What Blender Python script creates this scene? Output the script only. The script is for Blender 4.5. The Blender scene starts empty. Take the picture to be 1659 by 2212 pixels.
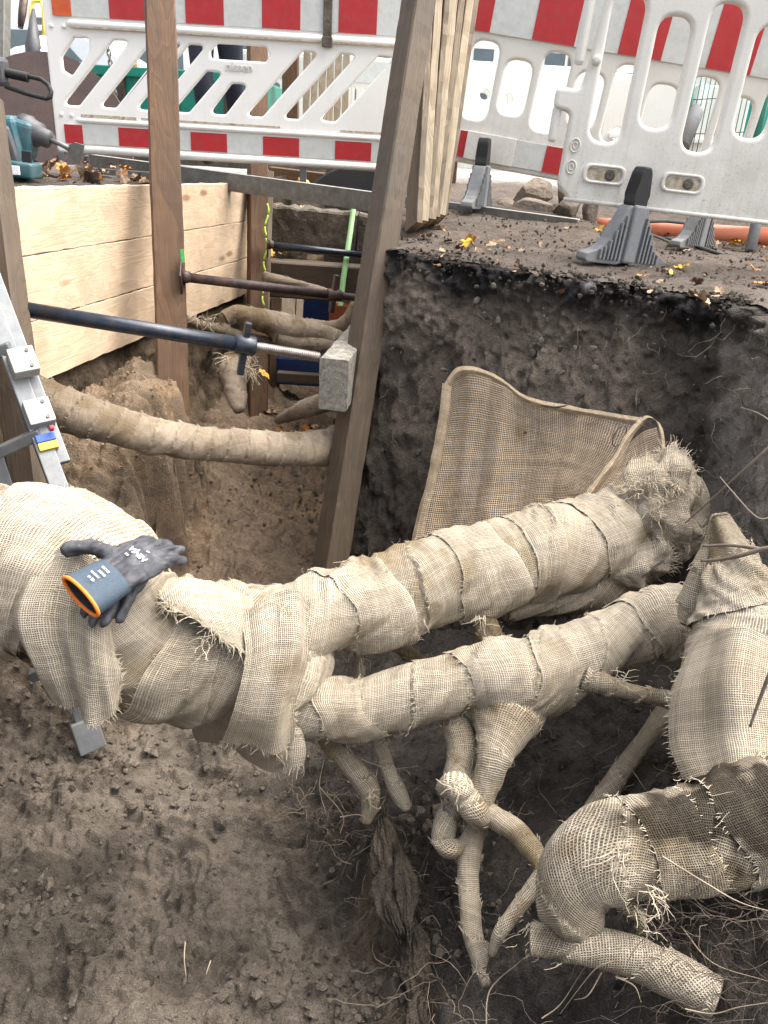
import bpy, bmesh, math, random
import numpy as np
from mathutils import Vector, Matrix, Euler

random.seed(5); RS = np.random.RandomState(7)
R = math.radians
scn = bpy.context.scene
col = scn.collection

# ------------------------------------------------------------------ camera
FPX, CX, CY = 1736.0, 829.5, 1106.0          # focal length and centre, in units of a 1659 x 2212 frame
PITCH, ROLL = R(25.0), R(3.5)
CAM = np.array([0.0, 0.0, 0.366])
FW = np.array([0, math.cos(PITCH), -math.sin(PITCH)])
_up0 = np.array([0, math.sin(PITCH), math.cos(PITCH)]); _rt0 = np.array([1.0, 0, 0])
RT = _rt0 * math.cos(ROLL) + _up0 * math.sin(ROLL)
UP = _up0 * math.cos(ROLL) - _rt0 * math.sin(ROLL)
cd = bpy.data.cameras.new('camera'); cam = bpy.data.objects.new('camera', cd); col.objects.link(cam)
cam.matrix_world = Matrix(((RT[0], UP[0], -FW[0], CAM[0]), (RT[1], UP[1], -FW[1], CAM[1]), (RT[2], UP[2], -FW[2], CAM[2]), (0, 0, 0, 1)))
cd.sensor_fit = 'VERTICAL'; cd.angle_y = 2 * math.atan(1106 / FPX)
cd.clip_start = 0.05; cd.clip_end = 500
scn.camera = cam

# ------------------------------------------------------------------ sky, sun, exposure
world = bpy.data.worlds.new('World'); scn.world = world; world.use_nodes = True
wn = world.node_tree; bg = wn.nodes['Background']
sky = wn.nodes.new('ShaderNodeTexSky'); sky.sky_type = 'NISHITA'; sky.sun_disc = False
SUN_EL, SUN_AZ = R(58), R(72)                # azimuth measured from +Y towards +X
sky.sun_elevation = SUN_EL; sky.sun_rotation = SUN_AZ
sky.air_density = 1.0; sky.dust_density = 4.0; sky.ozone_density = 1.0
hsv = wn.nodes.new('ShaderNodeHueSaturation'); hsv.inputs['Saturation'].default_value = .4       # thin high cloud: a paler sky
wn.links.new(sky.outputs[0], hsv.inputs['Color']); wn.links.new(hsv.outputs[0], bg.inputs[0]); bg.inputs[1].default_value = 0.11
sl = bpy.data.lights.new('sun', 'SUN'); sl.energy = 2.0; sl.angle = R(80); sl.color = (1, .95, .88)
so = bpy.data.objects.new('sun', sl); col.objects.link(so)
sd = Vector((math.sin(SUN_AZ) * math.cos(SUN_EL), math.cos(SUN_AZ) * math.cos(SUN_EL), math.sin(SUN_EL)))
so.rotation_euler = sd.to_track_quat('Z', 'Y').to_euler(); so.location = (0, 0, 12)
vs = scn.view_settings; vs.view_transform = 'Standard'; vs.look = 'None'; vs.exposure = 2.1; vs.gamma = 1; vs.use_curve_mapping = False
scn.cycles.max_bounces = 6; scn.cycles.transparent_max_bounces = 12

# ------------------------------------------------------------------ helpers
def ray(x, y): return FW + RT * ((x - CX) / FPX) + UP * ((CY - y) / FPX)
def P(x, y, d): return CAM + ray(x, y) * d                      # a point seen at x, y, d metres ahead
def onz(x, y, z): r = ray(x, y); return CAM + r * ((z - CAM[2]) / r[2])
def ony(x, y, Y): r = ray(x, y); return CAM + r * ((Y - CAM[1]) / r[1])
A_ = np.array([-.03, 3.0, 0]); C_ = np.array([.97, 2.35, 0]); B_ = np.array([-.149, 2.646, -1.177])
FN = np.cross(C_ - A_, B_ - A_); FN /= np.linalg.norm(FN)
if FN[1] > 0: FN = -FN                                           # points to the viewer
def onface(x, y, off=0.0):
    r = ray(x, y); t = ((A_ + FN * off - CAM) @ FN) / (r @ FN); return CAM + r * t

def _h(ix, iy, iz):
    n = (ix * 73856093) ^ (iy * 19349663) ^ (iz * 83492791)
    n = (n ^ (n >> 13)) * 1274126177; n = n ^ (n >> 16)
    return n & 0xFFFFFF
def pn(p):
    p = np.asarray(p, float); i = np.floor(p).astype(np.int64); f = p - i
    w = f * f * f * (f * (f * 6 - 15) + 10); out = 0
    for dx in (0, 1):
        wx = w[:, 0] if dx else 1 - w[:, 0]
        for dy in (0, 1):
            wy = w[:, 1] if dy else 1 - w[:, 1]
            for dz in (0, 1):
                wz = w[:, 2] if dz else 1 - w[:, 2]
                h = _h(i[:, 0] + dx, i[:, 1] + dy, i[:, 2] + dz)
                gx = (h & 255) / 127.5 - 1; gy = ((h >> 8) & 255) / 127.5 - 1; gz = ((h >> 16) & 255) / 127.5 - 1
                out = out + wx * wy * wz * (gx * (f[:, 0] - dx) + gy * (f[:, 1] - dy) + gz * (f[:, 2] - dz))
    return out * 1.3
def fbm(p, s, octv=4, gain=.5, ridge=False):
    p = np.asarray(p, float); a, o, t = 1.0, 0, 0
    for k in range(octv):
        n = pn(p * s * (2.03 ** k) + k * 17.3)
        if ridge: n = .5 - np.abs(n) * 1.6
        o = o + a * n; t += a; a *= gain
    return o / t
def sstep(a, b, x): t = np.clip((x - a) / (b - a), 0, 1); return t * t * (3 - 2 * t)

WM = {}
def link(name, me, mat, parent=None, M=None):
    ob = bpy.data.objects.new(name, me); col.objects.link(ob)
    M = M or Matrix.Identity(4); WM[ob] = M
    if mat and not me.materials: me.materials.append(mat)
    if parent: ob.parent = parent; ob.matrix_local = WM[parent].inverted() @ M
    else: ob.matrix_world = M
    return ob
def tag(o, label=None, cat=None, group=None, kind=None):
    if label: o['label'] = label
    if cat: o['category'] = cat
    if group: o['group'] = group
    if kind: o['kind'] = kind
    return o
def thing(name, label, cat, loc, group=None, M=None):
    o = bpy.data.objects.new(name, None); col.objects.link(o); o.empty_display_size = .05
    M = M or Matrix.Translation(Vector(loc)); o.matrix_world = M; WM[o] = M
    return tag(o, label, cat, group)
def np_mesh(name, V, F, uv=None, cols=None, smooth=True, face_n=4):
    V = np.asarray(V, np.float32); F = np.asarray(F, np.int32).reshape(-1, face_n)
    me = bpy.data.meshes.new(name); me.vertices.add(len(V)); me.vertices.foreach_set('co', V.ravel())
    n = len(F); me.loops.add(n * face_n); me.polygons.add(n)
    me.polygons.foreach_set('loop_start', np.arange(n, dtype=np.int32) * face_n)
    me.loops.foreach_set('vertex_index', F.ravel())
    me.update(calc_edges=True); me.polygons.foreach_set('use_smooth', np.full(n, smooth))
    if uv is not None:
        l = me.uv_layers.new(name='UVMap'); l.data.foreach_set('uv', np.asarray(uv, np.float32)[F.ravel()].ravel())
    if cols is not None:
        a = me.color_attributes.new('Col', 'FLOAT_COLOR', 'POINT')
        c = np.ones((len(V), 4), np.float32); c[:, :3] = cols; a.data.foreach_set('color', c.ravel())
    me.validate(); return me
def gridF(nr, nc):
    i = np.arange((nr - 1) * (nc - 1)); r, c = i // (nc - 1), i % (nc - 1); a = r * nc + c
    return np.stack([a, a + 1, a + nc + 1, a + nc], 1)
class MB:
    """collects shapes for ONE mesh"""
    def __init__(s): s.bm = bmesh.new()
    def box(s, c, size, bev=.0, rot=None, seg=2):
        r = bmesh.ops.create_cube(s.bm, size=1); vs_ = r['verts']
        bmesh.ops.scale(s.bm, vec=Vector(size), verts=vs_)
        if bev:
            es = list({e for v in vs_ for e in v.link_edges})
            q = bmesh.ops.bevel(s.bm, geom=es, offset=bev, segments=seg, affect='EDGES', profile=.5); vs_ = list({v for f in q['faces'] for v in f.verts} | {v for v in vs_ if v.is_valid})
        if rot is not None: bmesh.ops.rotate(s.bm, cent=(0, 0, 0), matrix=rot, verts=vs_)
        bmesh.ops.translate(s.bm, vec=Vector(c), verts=vs_); return vs_
    def tube(s, pts, rad, n=10, cap=True):
        pts = [Vector(p) for p in pts]; rad = rad if hasattr(rad, '__len__') else [rad] * len(pts)
        t0 = (pts[1] - pts[0]).normalized(); nn = t0.orthogonal().normalized(); rings = []
        for i, p in enumerate(pts):
            t = (pts[min(i + 1, len(pts) - 1)] - pts[max(i - 1, 0)]).normalized()
            nn = (nn - t * nn.dot(t)).normalized(); b = t.cross(nn)
            rings.append([s.bm.verts.new(p + (nn * math.cos(2 * math.pi * k / n) + b * math.sin(2 * math.pi * k / n)) * rad[i]) for k in range(n)])
        for a, b in zip(rings, rings[1:]):
            for k in range(n): f = s.bm.faces.new((a[k], a[(k + 1) % n], b[(k + 1) % n], b[k])); f.smooth = True
        if cap: s.bm.faces.new(rings[0][::-1]); s.bm.faces.new(rings[-1])
    def prism(s, poly, y0, y1, bev=0):
        """outline in x, z pushed from y0 to y1"""
        a = [s.bm.verts.new((x, y0, z)) for x, z in poly]; b = [s.bm.verts.new((x, y1, z)) for x, z in poly]
        n = len(poly); f0 = s.bm.faces.new(a); f1 = s.bm.faces.new(b[::-1]); fs = [f0, f1]
        for k in range(n): fs.append(s.bm.faces.new((a[k], b[k], b[(k + 1) % n], a[(k + 1) % n])))
        if bev: bmesh.ops.bevel(s.bm, geom=list({e for f in fs for e in f.edges}), offset=bev, segments=2, affect='EDGES', profile=.5)
    def mesh(s, name, smooth=False):
        bmesh.ops.recalc_face_normals(s.bm, faces=s.bm.faces)
        me = bpy.data.meshes.new(name); s.bm.to_mesh(me); s.bm.free()
        if smooth: me.polygons.foreach_set('use_smooth', np.full(len(me.polygons), True))
        return me
    def build(s, name, mat, parent=None, M=None, smooth=False):
        return link(name, s.mesh(name, smooth), mat, parent, M)
def frame(A, B, up=(0, 0, 1)):
    A, B = Vector(A), Vector(B); x = (B - A).normalized(); u = Vector(up); y = u.cross(x).normalized(); z = x.cross(y)
    return Matrix(((x.x, y.x, z.x, A.x), (x.y, y.y, z.y, A.y), (x.z, y.z, z.z, A.z), (0, 0, 0, 1))), (B - A).length
def timber(name, A, B, w, h, mat, up=(0, 0, 1), parent=None, rough=.0015, bev=.003, seed=0, label=None, cat=None, group=None):
    """a sawn timber from A to B (its centre line): w across, h along up"""
    M, L = frame(A, B, up); n = max(8, int(L / .04))
    prof = []
    for sx, sz in ((-1, -1), (1, -1), (1, 1), (-1, 1)):
        ox, oz = sx * w / 2, sz * h / 2
        e = [(ox, oz - sz * bev), (ox - sx * bev, oz)]
        prof += e if sx * sz > 0 else e[::-1]
    rows = []
    pr = []
    for k in range(len(prof)):
        a, b = np.array(prof[k]), np.array(prof[(k + 1) % len(prof)]); m = 4 if np.linalg.norm(b - a) > bev * 2 else 1
        for q in range(m): pr.append(a + (b - a) * q / m)
    pr = np.array(pr); k = len(pr); X = np.linspace(0, L, n)
    V = np.zeros((n, k, 3)); V[:, :, 0] = X[:, None]; V[:, :, 1:] = pr[None]
    Q = V.reshape(-1, 3); d = fbm(Q * np.array([3, 1, 1]) + seed * 3.7, 8, 2)
    Q[:, 1:] *= 1 + (d * rough / (min(w, h) / 2))[:, None]
    warp = pn(np.stack([Q[:, 0] * 1.2, Q[:, 0] * 0 + seed, Q[:, 0] * 0], 1)) * rough * 2; Q[:, 1] += warp
    F = []
    for i in range(n - 1):
        for j in range(k): F.append((i * k + j, i * k + (j + 1) % k, (i + 1) * k + (j + 1) % k, (i + 1) * k + j))
    me = bpy.data.meshes.new(name); me.from_pydata(Q.tolist(), [], F + [tuple(range(k))[::-1], tuple(range((n - 1) * k, n * k))])
    ob = link(name, me, mat, parent, M)
    if label: tag(ob, label, cat, group)
    return ob
def flat_curve(outline, holes, half, bevel, name):
    """plate with rounded openings: outline in x, z; thickness along y"""
    cu = bpy.data.curves.new(name, 'CURVE'); cu.dimensions = '2D'; cu.fill_mode = 'BOTH'
    for pl in [outline] + holes:
        sp = cu.splines.new('POLY'); sp.points.add(len(pl) - 1)
        for q, (x, z) in zip(sp.points, pl): q.co = (x, z, 0, 1)
        sp.use_cyclic_u = True
    cu.extrude = half - bevel; cu.bevel_depth = bevel; cu.bevel_resolution = 3; cu.offset = -bevel
    o = bpy.data.objects.new('tmp', cu); col.objects.link(o); bpy.context.view_layer.update()
    me = bpy.data.meshes.new_from_object(o.evaluated_get(bpy.context.evaluated_depsgraph_get()))
    bpy.data.objects.remove(o); bpy.data.curves.remove(cu)
    me.transform(Matrix.Rotation(R(90), 4, 'X')); me.name = name
    me.polygons.foreach_set('use_smooth', np.full(len(me.polygons), False)); return me
def rpoly(pts, r, n=6):
    out = []; m = len(pts)
    for i in range(m):
        p0, p, p1 = Vector(pts[i - 1]), Vector(pts[i]), Vector(pts[(i + 1) % m])
        a, b = (p0 - p), (p1 - p); ang = a.angle(b); t = min(r / math.tan(ang / 2), a.length * .48, b.length * .48)
        s, e = p + a.normalized() * t, p + b.normalized() * t
        for k in range(n + 1):
            u = k / n; q = s * (1 - u) ** 2 + p * 2 * u * (1 - u) + e * u * u; out.append((q.x, q.y))
    return out
def text_mesh(s, size, depth, name, shear=0):
    cu = bpy.data.curves.new(name, 'FONT'); cu.body = s; cu.size = size; cu.extrude = depth; cu.align_x = 'CENTER'; cu.align_y = 'CENTER'; cu.shear = shear; cu.offset = size * .012
    o = bpy.data.objects.new('tmp', cu); col.objects.link(o); bpy.context.view_layer.update()
    me = bpy.data.meshes.new_from_object(o.evaluated_get(bpy.context.evaluated_depsgraph_get()))
    bpy.data.objects.remove(o); bpy.data.curves.remove(cu); me.name = name; return me

# ------------------------------------------------------------------ materials
class NT:
    def __init__(s, name):
        s.m = bpy.data.materials.new(name); s.m.use_nodes = True; s.t = s.m.node_tree; s.b = s.t.nodes['Principled BSDF']; s.out = s.t.nodes['Material Output']
    def n(s, kind, **kw):
        x = s.t.nodes.new('ShaderNode' + kind)
        for k, v in kw.items():
            if k.startswith('i_'): x.inputs[k[2:].replace('_', ' ')].default_value = v
            else: setattr(x, k, v)
        return x
    def l(s, a, b): s.t.links.new(a, b)
    def math(s, op, a, b=None, c=None):
        x = s.n('Math', operation=op)
        for i, v in enumerate((a, b, c)):
            if v is None: continue
            if isinstance(v, (int, float)): x.inputs[i].default_value = v
            else: s.l(v, x.inputs[i])
        return x.outputs[0]
    def noise(s, vec, scale, detail=4, rough=.55, dist=0):
        x = s.n('TexNoise', i_Scale=scale, i_Detail=detail, i_Roughness=rough, i_Distortion=dist)
        if vec is not None: s.l(vec, x.inputs['Vector'])
        return x.outputs['Fac']
    def ramp(s, fac, stops):
        x = s.n('ValToRGB'); e = x.color_ramp.elements
        while len(e) < len(stops): e.new(.5)
        for q, (p, c) in zip(e, stops):
            q.position = p; q.color = (c if hasattr(c, '__len__') else (c, c, c)) + ((1,) if hasattr(c, '__len__') else (1,))
        s.l(fac, x.inputs[0]); return x.outputs[0]
    def mix(s, fac, a, b, blend='MIX'):
        x = s.n('Mix', data_type='RGBA', blend_type=blend)
        for i, v in ((0, fac), (6, a), (7, b)):
            if isinstance(v, (int, float)): x.inputs[i].default_value = v
            elif isinstance(v, tuple): x.inputs[i].default_value = v + (1,)
            else: s.l(v, x.inputs[i])
        return x.outputs[2]
    def coord(s, which='Object'): return s.n('TexCoord').outputs[which]
    def mapping(s, vec, scale): x = s.n('Mapping'); x.inputs['Scale'].default_value = scale; s.l(vec, x.inputs[0]); return x.outputs[0]
    def color(s, c): s.l(c, s.b.inputs['Base Color'])
    def bump(s, h, dist, strength=1, prev=None):
        x = s.n('Bump'); x.inputs['Strength'].default_value = strength; x.inputs['Distance'].default_value = dist; s.l(h, x.inputs['Height'])
        if prev: s.l(prev, x.inputs['Normal'])
        s.l(x.outputs[0], s.b.inputs['Normal']); return x.outputs[0]
def simple(name, c, rough=.6, metal=0, var=.25, scale=30, bump=0, bscale=120, dirt=None, damt=.0, dscale=9, geo=False):
    t = NT(name); b = t.b; b.inputs['Roughness'].default_value = rough; b.inputs['Metallic'].default_value = metal
    v = t.coord('Object')
    n1 = t.noise(v, scale, 5, .6)
    k = t.ramp(n1, [(.25, 1 - var), (.75, 1 + var * .5)])
    cc = t.mix(1.0, tuple(c), k, 'MULTIPLY')
    if dirt:
        d = t.ramp(t.noise(v, dscale, 6, .7), [(.5 - damt * .3, 0.0), (.75 - damt * .2, 1.0)])
        d = t.math('MULTIPLY', d, min(1, .35 + damt))
        cc = t.mix(d, cc, tuple(dirt))
    t.color(cc)
    if bump: t.bump(t.noise(v, bscale, 4, .6), bump)
    return t.m
def soil_mat():
    t = NT('soil'); t.b.inputs['Roughness'].default_value = .95; t.b.inputs['Specular IOR Level'].default_value = .2
    v = t.n('NewGeometry').outputs['Position']
    at = t.n('Attribute', attribute_name='Col').outputs['Color']
    a = t.noise(v, 7, 6, .65, .4); b = t.noise(v, 45, 5, .7); c = t.noise(v, 260, 3, .7)
    k = t.mix(1.0, t.ramp(a, [(.3, .70), (.7, 1.28)]), t.ramp(b, [(.3, .78), (.7, 1.18)]), 'MULTIPLY')
    k = t.mix(1.0, k, t.ramp(c, [(.28, .68), (.5, .97), (.72, 1.45)]), 'MULTIPLY')
    cc = t.mix(1.0, at, k, 'MULTIPLY')
    vo = t.n('TexVoronoi', i_Scale=70.0, i_Randomness=1.0); t.l(v, vo.inputs['Vector'])
    peb = t.ramp(vo.outputs['Distance'], [(.12, 1.0), (.2, 0.0)])
    sel = t.ramp(t.noise(v, 31, 2), [(.6, 0.0), (.68, 1.0)])
    cc = t.mix(t.math('MULTIPLY', t.math('MULTIPLY', peb, sel), .5), cc, (.25, .21, .16))
    t.color(cc)
    zone = t.ramp(t.noise(v, 2.6, 4, .6), [(.40, .22), (.60, 1.0)])
    h = t.math('ADD', t.math('MULTIPLY', t.math('MULTIPLY', b, .95), zone), t.math('MULTIPLY', c, .30))
    h = t.math('ADD', h, t.math('MULTIPLY', peb, .12))
    t.bump(h, .03, 1.0); return t.m
def burlap_mat(name, open_weave=False, cell=.0036, thread=(.64, .56, .445), gap=(.20, .16, .108), fine=False):
    t = NT(name); t.b.inputs['Roughness'].default_value = .95; t.b.inputs['Specular IOR Level'].default_value = .1
    uv = t.n('UVMap').outputs[0]; pos = t.n('NewGeometry').outputs['Position']
    nd = t.n('TexNoise', i_Scale=26.0, i_Detail=3.0); t.l(uv, nd.inputs['Vector'])
    off = t.n('VectorMath', operation='SUBTRACT'); t.l(nd.outputs['Color'], off.inputs[0]); off.inputs[1].default_value = (.5, .5, .5)
    sc = t.n('VectorMath', operation='SCALE'); t.l(off.outputs[0], sc.inputs[0]); sc.inputs['Scale'].default_value = .0065
    ad = t.n('VectorMath', operation='ADD'); t.l(uv, ad.inputs[0]); t.l(sc.outputs[0], ad.inputs[1])
    sp = t.n('SeparateXYZ'); t.l(ad.outputs[0], sp.inputs[0])
    hs, tv = [], []
    for ax in (0, 1):
        q = t.math('DIVIDE', sp.outputs[ax], cell)
        wn_ = t.n('TexWhiteNoise', noise_dimensions='1D'); t.l(t.math('FLOOR', q), wn_.inputs['W']); tv.append(wn_.outputs[0])
        f = t.math('ABSOLUTE', t.math('SUBTRACT', t.math('FRACT', q), .5))        # 0 at the thread, .5 in the gap
        wd = t.math('ADD', t.math('MULTIPLY', wn_.outputs[0], .10 if not open_weave else .05), .20 if not open_weave else .17)             # half width of the thread
        hs.append(t.math('SUBTRACT', 1.0, t.math('DIVIDE', f, wd)))
    m = t.math('MAXIMUM', hs[0], hs[1])
    mask = t.ramp(m, [(.0, 0.0), (.22, 1.0)])
    var = t.math('ADD', t.math('MULTIPLY', t.math('ADD', tv[0], tv[1]), .14), .86)
    var = t.math('MULTIPLY', var, t.ramp(t.noise(pos, 14, 5, .65), [(.25, .72), (.7, 1.12)]))
    var = t.math('MULTIPLY', var, t.ramp(t.noise(uv, 420, 2, .6), [(.25, .8), (.75, 1.15)]))
    th = t.mix(1.0, thread, t.ramp(var, [(0, 0.0), (1, 1.0)]), 'MULTIPLY')
    warm = t.ramp(t.noise(pos, 5, 4, .6), [(.42, 0.0), (.66, 1.0)])
    th = t.mix(t.math('MULTIPLY', warm, .4), th, (.46, .36, .22))
    at = t.n('Attribute', attribute_name='Col').outputs['Color']
    if open_weave:
        cc = t.mix(1.0, th, at, 'MULTIPLY')
        tr = t.n('BsdfTransparent'); mx = t.n('MixShader'); t.l(mask, mx.inputs[0]); t.l(tr.outputs[0], mx.inputs[1]); t.l(t.b.outputs[0], mx.inputs[2]); t.l(mx.outputs[0], t.out.inputs[0])
        t.b.inputs['Subsurface Weight'].default_value = 0
    else:
        gp = t.math('ADD', t.math('MULTIPLY', mask, 1.0), 0.0)
        cc = t.mix(gp, gap, th)
        cc = t.mix(1.0, cc, at, 'MULTIPLY')
    t.color(cc)
    nb = t.bump(t.noise(pos, 55, 4, .6), .012, .7)
    t.bump(m, .0018, .9, nb); return t.m
def thread_mat():
    t = NT('jute_thread'); t.b.inputs['Roughness'].default_value = .95
    at = t.n('Attribute', attribute_name='Col').outputs['Color']
    t.color(t.mix(1.0, (.62, .53, .39), at, 'MULTIPLY')); return t.m
def wood_mat(name, light, dark, knot=(.16, .08, .04), ring=26, stain=None, rough=.75, contrast=1.0):
    t = NT(name); t.b.inputs['Roughness'].default_value = rough
    v = t.coord('Object')
    oi = t.n('ObjectInfo').outputs['Random']
    sh = t.n('VectorMath', operation='ADD'); cmb = t.n('CombineXYZ'); t.l(t.math('MULTIPLY', oi, 13.0), cmb.inputs[0]); t.l(t.math('MULTIPLY', oi, 5.0), cmb.inputs[2])
    t.l(v, sh.inputs[0]); t.l(cmb.outputs[0], sh.inputs[1]); v = sh.outputs[0]
    w = t.n('TexNoise', i_Scale=1.0, i_Detail=3.0, i_Distortion=.6); t.l(t.mapping(v, (1.4, 7, 7)), w.inputs['Vector'])
    rings = t.math('FRACT', t.math('MULTIPLY', w.outputs['Fac'], float(ring)))
    rings = t.ramp(rings, [(0, 0.0), (.7, .75), (.9, 1.0), (1, 0.0)])
    fib = t.noise(t.mapping(v, (5, 160, 160)), 1, 3, .6)
    k = t.math('ADD', t.math('MULTIPLY', rings, .55 * contrast), t.math('MULTIPLY', t.math('SUBTRACT', fib, .3), .8))
    cc = t.mix(t.ramp(k, [(0, 0.0), (1, 1.0)]), tuple(light), tuple(dark))
    vo = t.n('TexVoronoi', i_Scale=1.0, i_Randomness=1.0); t.l(t.mapping(v, (2.1, 7.5, 7.5)), vo.inputs['Vector'])
    kn = t.ramp(vo.outputs['Distance'], [(.07, 1.0), (.15, 0.0)])
    cc = t.mix(t.math('MULTIPLY', kn, .85), cc, tuple(knot))
    big = t.ramp(t.noise(v, 3.5, 5, .6), [(.3, .78), (.7, 1.12)]); cc = t.mix(1.0, cc, big, 'MULTIPLY')
    if stain:
        s_ = t.ramp(t.noise(t.mapping(v, (3, 9, 9)), 1, 6, .7), [(.5, 0.0), (.72, 1.0)]); cc = t.mix(t.math('MULTIPLY', s_, .75), cc, tuple(stain))
    t.color(cc); t.bump(t.math('ADD', fib, t.math('MULTIPLY', rings, .3)), .0015, .8); return t.m
M = {}
M['soil'] = soil_mat()
M['burlap'] = burlap_mat('burlap')
M['burlap_tight'] = burlap_mat('burlap_tight', cell=.003, gap=(.36, .285, .21), thread=(.56, .455, .35))
M['burlap_open'] = burlap_mat('burlap_open', True, cell=.0058, thread=(.82, .64, .46))
M['burlap_tan'] = burlap_mat('burlap_tan', cell=.0042, thread=(.78, .62, .44), gap=(.34, .255, .165))
M['thread'] = thread_mat()
M['plank'] = wood_mat('new_spruce', (.64, .49, .345), (.48, .33, .20), knot=(.22, .11, .05), ring=16, contrast=.9, stain=(.36, .27, .18))
M['post'] = wood_mat('brown_timber', (.120, .060, .023), (.056, .026, .010), knot=(.03, .016, .008), ring=12, stain=(.055, .03, .014))
M['post_grey'] = wood_mat('weathered_timber', (.095, .066, .040), (.05, .034, .021), knot=(.04, .025, .015), ring=18, stain=(.05, .04, .03))
M['board'] = wood_mat('weathered_board', (.22, .17, .115), (.10, .072, .045), ring=18, stain=(.07, .055, .04))
M['pale_board'] = wood_mat('pale_board', (.42, .345, .245), (.23, .17, .105), ring=16)
M['waler'] = simple('weathered_beam_grey', (.33, .31, .27), .9, 0, .5, 60, .004, 180, (.10, .085, .055), .5, 50)
M['steel'] = simple('galvanised_grey', (.17, .165, .15), .55, .35, .35, 40, .001, 150, (.09, .075, .055), .4, 14)
M['galv'] = simple('galvanised_sky_lightened', (.42, .41, .38), .5, .3, .3, 40)  # lighter copy of the grey steel, sky reflection put into its colour
M['strut'] = simple('black_painted_steel', (.022, .030, .045), .28, .2, .4, 20, .0005, 60, (.10, .07, .05), .1, 30)
M['rust'] = simple('brown_rusty_steel', (.042, .031, .031), .55, .3, .5, 50, .001, 150, (.16, .08, .045), .25, 20)
M['rod'] = simple('threaded_rod_steel', (.38, .37, .36), .35, .85, .3, 30, 0, 60, (.17, .08, .04), .45, 9)
M['alu'] = simple('aluminium', (.15, .158, .165), .5, .5, .18, 35, .0004, 200, (.25, .24, .22), .15, 20)
def plastic(name, c, mud, zmud, amt):
    t = NT(name); t.b.inputs['Roughness'].default_value = .48; v = t.coord('Object'); sp = t.n('SeparateXYZ'); t.l(v, sp.inputs[0])
    lowz = t.ramp(sp.outputs[2], [(0.0, 1.0), (zmud, .25), (1.0, .12)])
    blot = t.ramp(t.noise(v, 5, 6, .7), [(.42, 0.0), (.72, 1.0)]); spk = t.ramp(t.noise(v, 90, 3, .6), [(.60, 0.0), (.70, 1.0)]); strk = t.ramp(t.noise(t.mapping(v, (40, 40, 2.2)), 1, 4, .6), [(.52, 0.0), (.75, 1.0)])
    d = t.math('ADD', t.math('MULTIPLY', blot, .55), t.math('ADD', t.math('MULTIPLY', spk, .5), t.math('MULTIPLY', strk, .35)))
    d = t.math('MULTIPLY', t.math('MULTIPLY', d, lowz), amt); d = t.math('MINIMUM', d, .85)
    scr = t.ramp(t.noise(t.mapping(v, (6, 60, 90)), 1, 3, .7), [(.66, 0.0), (.70, .35)])
    cc = t.mix(d, tuple(c), tuple(mud)); cc = t.mix(t.math('MULTIPLY', scr, amt * .6), cc, (.30, .27, .23)); t.color(cc); t.bump(t.noise(v, 120, 3), .0006); return t.m
M['white_'] = simple('white_plastic', (.82, .80, .75), .45, 0, .03, 12, .0006, 90, (.45, .38, .28), .04, 9)
M['greyplastic'] = simple('dirty_white_plastic', (.66, .635, .58), .5, 0, .05, 14, .0008, 90, (.30, .25, .19), .12, 9)
M['white'] = plastic('white_barrier_plastic', (.82, .80, .75), (.40, .34, .25), .35, .45); M['greyplastic'] = plastic('dirty_barrier_plastic', (.66, .64, .585), (.28, .235, .175), .30, .95)
M['grime'] = simple('grime', (.36, .28, .17), .9, 0, .6, 60, 0, 60, (.66, .64, .58), .35, 40)
M['red'] = simple('red_reflective', (.42, .012, .016), .4, 0, .14, 25, 0, 60, (.26, .06, .05), .12, 30)
M['amber'] = simple('amber_reflective', (.62, .10, .02), .35, 0, .5, 9)
M['sheetgrey'] = simple('grey_reflective', (.56, .57, .54), .4, 0, .06, 25, 0, 60, (.40, .38, .33), .2, 22)
M['rubber'] = simple('black_rubber', (.012, .012, .012), .7, 0, .3, 60, .001, 200)
M['foot'] = simple('grey_recycled_plastic', (.17, .18, .19), .6, 0, .25, 30, .001, 160, (.20, .17, .13), .2, 14)
M['jeans'] = simple('dark_denim', (.014, .018, .032), .9, 0, .4, 60, .002, 300)
M['jacket'] = simple('black_jacket', (.012, .012, .014), .8, 0, .3, 30)
M['skin'] = simple('skin', (.5, .3, .22), .5, 0, .1, 20)
M['teal'] = simple('teal_plastic', (.0, .17, .12), .4, 0, .25, 10)
M['toolteal'] = simple('blue_green_tool_plastic', (.025, .10, .12), .4, 0, .25, 30, 0, 60, (.18, .17, .15), .15, 20)
M['darkgrey'] = simple('dark_grey_plastic', (.06, .06, .065), .5, 0, .3, 40, .0008, 150)
M['browndisc'] = simple('rusty_brown_plate', (.12, .075, .06), .7, .1, .4, 12, .002, 60, (.05, .05, .06), .3, 6)
M['stone'] = simple('granite_stone', (.22, .17, .13), .9, 0, .5, 26, .01, 45, (.10, .085, .07), .4, 14)
M['kerb'] = simple('old_concrete_kerb', (.15, .125, .095), .95, 0, .55, 30, .008, 70, (.05, .042, .032), .45, 10)
M['asphalt'] = simple('asphalt_plate', (.028, .028, .03), .8, 0, .3, 60, .003, 200)
M['orange'] = simple('orange_plastic_pipe', (.62, .17, .08), .5, 0, .15, 12, 0, 60, (.35, .2, .14), .2, 10)
M['green'] = simple('green_painted_steel', (.02, .19, .13), .45, .1, .2, 20)
M['tealplate'] = simple('dark_teal_film', (.02, .3, .24), .3, 0, .2, 6)
M['greenstrap'] = simple('pale_green_strap', (.26, .46, .20), .6, 0, .15, 50)
M['spray'] = simple('lime_spray_paint', (.42, .68, .06), .7, 0, .3, 40)
M['spraygreen'] = simple('green_spray_paint', (.04, .36, .08), .7, 0, .4, 60)
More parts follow.
